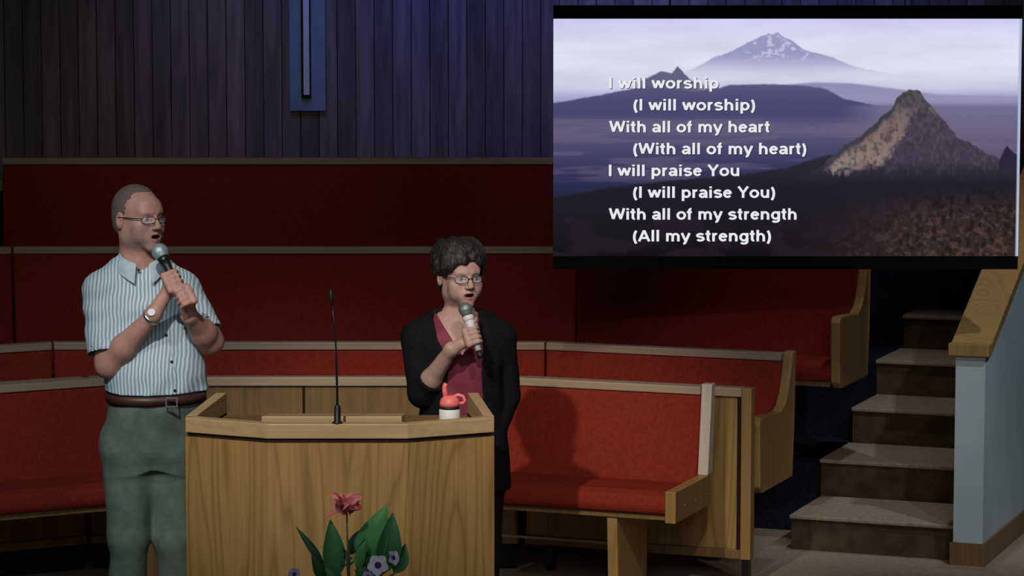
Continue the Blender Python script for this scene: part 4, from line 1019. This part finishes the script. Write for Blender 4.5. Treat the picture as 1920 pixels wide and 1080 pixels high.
# cardigan
f = Field((Pw(715, 500)[0], Y1-.28, Pw(0, 925)[2]), (Pw(1010, 500)[0], Y1+.24, Pw(0, 560)[2]), .0045)
f.prof([(r[0], r[1], r[2], r[3], r[4]) for r in rows]+[tuple(Pw(866, 915, .03)[[2, 0, 1]])+(.17, .125)], BW, .03, grow=.018)
f.cap(Pw(800, 630, .02), Pw(922, 628, .04), .054, .054, .05); f.cap(Pw(826, 600, .03), S1, .034, .056, .04); f.cap(Pw(897, 600, .03), S2, .034, .055, .04)
f.cap(S1, E1, .063, .058, .02); f.cap(S2, E2, .060, .054, .02)
def op(X, Y, Z):
    zl = [Pw(0, v)[2] for v in (920, 800, 740, 690, 650, 630, 582, 560)]; xl = [Pw(u, 700)[0] for u in (815, 826, 836, 842, 833, 822, 806, 800)]
    xr = [Pw(u, 700)[0] for u in (912, 907, 906, 905, 905, 903, 898, 897)]
    L_ = np.interp(Z, zl, xl); R_ = np.interp(Z, zl, xr)
    return np.minimum(np.minimum(X-L_, R_-X), (Y1+.01)-Y)
f.cut(op)
f.cap(Pw(860, 550, .03), Pw(861, 600, .03), .058, .066, .004, sub=True)
for E, W, t1, r0 in ((E1, W1, .30, .055), (E2, W2, .86, .050)):
    g = f.twin(); g.cap(E, W, r0, r0-.016*t1, .01); d = (W-E)/np.linalg.norm(W-E); q = E+(W-E)*t1
    g.cut(lambda X, Y, Z: (X-q[0])*d[0]+(Y-q[1])*d[1]+(Z-q[2])*d[2])
    gi = f.twin(); gi.cap(q-d*.02, q+d*.1, .045, .045, 0); g.v = np.maximum(g.v, -gi.v) if t1 < .5 else g.v
    k = .02; t = np.clip(.5+.5*(f.v-g.v)/k, 0, 1); f.v = (f.v*(1-t)+g.v*t-k*t*(1-t)).astype(np.float32)
f.ripple(lambda X, Y, Z: .0035*np.sin(30*(Z+.4*X)+4*np.sin(12*X))*np.sin(14*X+5*Z))
cd = f.mesh('cardigan', [M['card']], wom); tag(cd, 'open black cardigan with three-quarter sleeves')
f = Field((Pw(760, 500)[0], Y1-.2, .02), (Pw(980, 500)[0], Y1+.24, Pw(0, 835)[2]), .0055)
f.prof([tuple(Pw(866, v, .03)[[2, 0, 1]])+(rx, ry) for v, rx, ry in ((840, .158, .115), (880, .168, .122), (915, .14, .1))], BW, .03)
for hx, K, A in ((828, K1, A1), (905, K2, A2)):
    f.cap(Pw(hx, 885, .03), K, .088, .068, .04); f.cap(K, A, .066, .055, .03)
f.cut(lambda X, Y, Z: .05-Z+0*X+0*Y); f.mesh('trousers', [M['card']], wom)
for K, A in ((K1, A1), (K2, A2)):
    f = Field((A[0]-.08, A[1]-.22, 0), (A[0]+.11, A[1]+.09, .12), .005); f.cap((A[0], A[1]+.01, .04), (A[0]+.025, A[1]-.14, .032), .04, .036, .03)
    f.cut(lambda X, Y, Z: .003-Z+0*X+0*Y); f.cut(lambda X, Y, Z: Z-.07+0*X+0*Y); f.mesh('shoe', [M['black']], wom)
hm = handheld('handheld_microphone', mt, mb, 'silver and white microphone with black tail held by the woman', M['grille_b'], M['white_pl'], M['white_pl'], M['black'], br=.0265)

# ------------------------------------------------------------------ flowers in front of the pulpit
YF = 9.72
def Pf(u, v, dy=0): return Vector(at(u, v, YF+dy))
base = Pf(655, 1200); sx0 = base.x
ps = empty('plant_stand', (sx0, YF, 0)); tag(ps, 'small round oak stand under the flower vase', 'stand')
b = MB(); b.lathe([(.15, .27), (.16, .275), (.16, .295), (.15, .30)], 32); b.build('stand_top', M['oak_end'], ps)
for k in range(3):
    a = 2*PI*k/3+.3; b = MB(); b.tube([(.06*math.cos(a), .06*math.sin(a), .2695), (.14*math.cos(a), .14*math.sin(a), 0)], [.014, .010], 12); b.build('leg', M['oak_end'], ps)
fl = empty('flower_arrangement', (sx0, YF, .3005)); tag(fl, 'vase of silk flowers, coral bloom and white purple-centred flowers before the pulpit', 'flowers')
M['leaf'] = mix_noise('leaf_green', (.035, .15, .055), (.06, .22, .075), 14, .45, .35, stretch=(1, 1, .3)); M['leafl'] = mix_noise('leaf_bright', (.06, .25, .07), (.09, .33, .10), 14, .45, .35); M['leafd'] = mix_noise('leaf_dark', (.012, .055, .022), (.025, .085, .03), 14, .5, .3)
M['coral'] = mix_noise('coral_petal', (.72, .17, .18), (.88, .33, .30), 30, .6, .25); M['crimson'] = mix_noise('crimson_petal', (.45, .03, .05), (.62, .07, .09), 40, .6, .25)
M['wpet'] = mix_noise('white_petal', (.62, .60, .72), (.78, .76, .84), 50, .6, .2); M['purple'] = mix_noise('purple_heart', (.05, .02, .12), (.09, .04, .18), 50, .6, .2); M['lilac'] = mix_noise('lilac_petal', (.30, .24, .45), (.45, .38, .6), 50, .6, .2)
M['stemg'] = mix_noise('stem_green', (.10, .12, .05), (.16, .18, .08), 40, .6, .2); M['vase'] = mix_noise('vase_glaze', (.30, .27, .22), (.36, .33, .28), 10, .3, .5)
fo_ = Vector(fl.location)
b = MB(); b.lathe([(.045, 0), (.07, .02), (.08, .07), (.07, .13), (.045, .17), (.05, .19), (.046, .19), (.04, .17), (.03, .10)], 32); b.build('vase', M['vase'], fl)
r0 = Vector((0, 0, .17))
def stem(tip, name='stem', r=.003, bend=(0, 0, 0)):
    m = MB(); tip = tip-fo_; mid = (r0+tip)/2+Vector(bend)+Vector(((tip.x)*.12, 0, .03)); m.tube([r0-Vector((0, 0, .08)), r0, mid, tip], r, 8); return m.build(name, M['stemg'], fl)
def leaf(bu, bv, tu, tv_, wd, nrm, mt_, curl=.1, dy=0, dyt=0, cup=.3):
    m = MB(); a = Pf(bu, bv, dy)-fo_; t = Pf(tu, tv_, dyt)-fo_; m.petal(a, t, wd, nrm, curl, n=14, m=5, shape=.75, cup=cup); o = m.build('leaf', mt_, fl, weld=True)
    mm = MB(); mm.tube([r0, (r0+a)/2+Vector((0, 0, .01)), a, a+(t-a)*.05], [.003, .003, .0035, .002], 8); mm.build('leaf_stalk', M['stemg'], o)
leaf(628, 1085, 620, 975, .078, (.3, -1, .1), M['leaf'], .06, .0, -.01)
leaf(688, 1065, 722, 948, .115, (-.35, -1, .25), M['leafl'], .10, .02, .03)
leaf(718, 1075, 738, 962, .085, (.35, -1, .1), M['leaf'], .08, -.01, .0)
leaf(607, 1060, 556, 988, .026, (.2, -1, .2), M['leafd'], .12, 0, .0)
leaf(655, 1040, 690, 985, .05, (-.2, -1, .5), M['leafd'], .10, .03, .04)
leaf(740, 1075, 762, 1020, .055, (.5, -1, .3), M['leaf'], .15, .02, .03)
leaf(672, 1070, 686, 1010, .045, (-.6, -1, .3), M['leafl'], .1, -.02, -.02)
leaf(612, 1090, 585, 1040, .05, (.1, -1, .4), M['leafd'], .1, 0, -.02)
leaf(700, 1110, 672, 1062, .07, (0, -1, .9), M['leaf'], .15, -.03, -.06)
leaf(640, 1110, 612, 1066, .06, (0, -1, .7), M['leaf'], .15, -.03, -.05)
# coral bloom
c = Pf(650, 948, -.02); stem(c); fc = c-fo_
m0 = MB(); m0.lathe([(.006, -.012), (.013, 0), (.011, .012), (.004, .02)], 14, fc); cb = m0.build('coral_bloom', M['crimson'], fl)
rp = random.Random(3)
for k in range(22):
    a = 2*PI*k/22*1.618*3; up = rp.uniform(-.55, 1.0); L_ = rp.uniform(.042, .062)
    d = Vector((math.cos(a), math.sin(a)*.75-.3, up*.95)).normalized(); m = MB()
    m.petal(fc+d*.006, fc+d*L_+Vector((0, 0, .003)), rp.uniform(.028, .040), (d.cross(Vector((0, 1, .3)))*.6+Vector((rp.uniform(-.5, .5), -1.2, rp.uniform(-.2, .5)))), rp.uniform(.1, .6), cup=.5, shape=.95, pw=.6)
    m.build('petal', M['crimson'] if up < -.1 else M['coral'], cb, weld=True)
m = MB(); m.petal(fc+Vector((-.008, -.01, -.003)), Pf(604, 972, -.03)-fo_, .018, (0, -1, .8), .1); m.build('petal', M['coral'], cb, weld=True)
m = MB(); m.petal(fc+Vector((-.008, -.005, .0)), Pf(617, 922, -.02)-fo_, .02, (-.4, -1, .2), .2); m.build('petal', M['coral'], cb, weld=True)
def blossom(u, v, r, face, mat_, name, dy=-.06, n=5):
    c = Pf(u, v, dy); stem(c+Vector((0, .01, 0)), r=.002); face = Vector(face).normalized(); a_ = face.cross(Vector((0, 0, 1))).normalized(); b_ = face.cross(a_)
    m = MB(); q = face.to_track_quat('Z', 'Y').to_matrix(); m.lathe([(.002, -.006), (r*.36, -.001), (r*.3, .003), (r*.1, .005)], 14, c-fo_, mat=q); h = m.build(name, M['purple'], fl)
    for k in range(n):
        t = 2*PI*k/n+.3; d = a_*math.cos(t)+b_*math.sin(t); m = MB(); m.petal(c-fo_+d*r*.16-face*.001, c-fo_+d*r+face*r*.15, r*.95, face, .12, cup=.3, shape=1.2, pw=.7); m.build('petal', mat_, h, weld=True)
blossom(709, 1060, .036, (-.1, -1, .35), M['wpet'], 'white_blossom')
blossom(737, 1046, .026, (.8, -.7, .25), M['wpet'], 'white_blossom', -.03)
blossom(552, 1077, .022, (-.2, -1, .5), M['lilac'], 'lilac_blossom', -.04)
blossom(690, 1082, .022, (0, -1, .8), M['lilac'], 'lilac_blossom', -.07)
# dark filler sprigs round the stems
for k in range(9):
    u, v = rp.uniform(645, 715), rp.uniform(1030, 1070); o = stem(Pf(u, v, rp.uniform(-.04, .02)), 'filler_sprig', .0016)
    me_ = MB()
    for j_ in range(5):
        p = Pf(u+rp.uniform(-6, 6), v+rp.uniform(-4, 10), -.01)-fo_; me_.petal(p, p+Vector((rp.uniform(-.018, .018), rp.uniform(-.01, .01), rp.uniform(.0, .018))), .009, (0, -1, .3), .1, n=4, m=2)
    me_.build('leaflets', M['leafd'], o, weld=True)
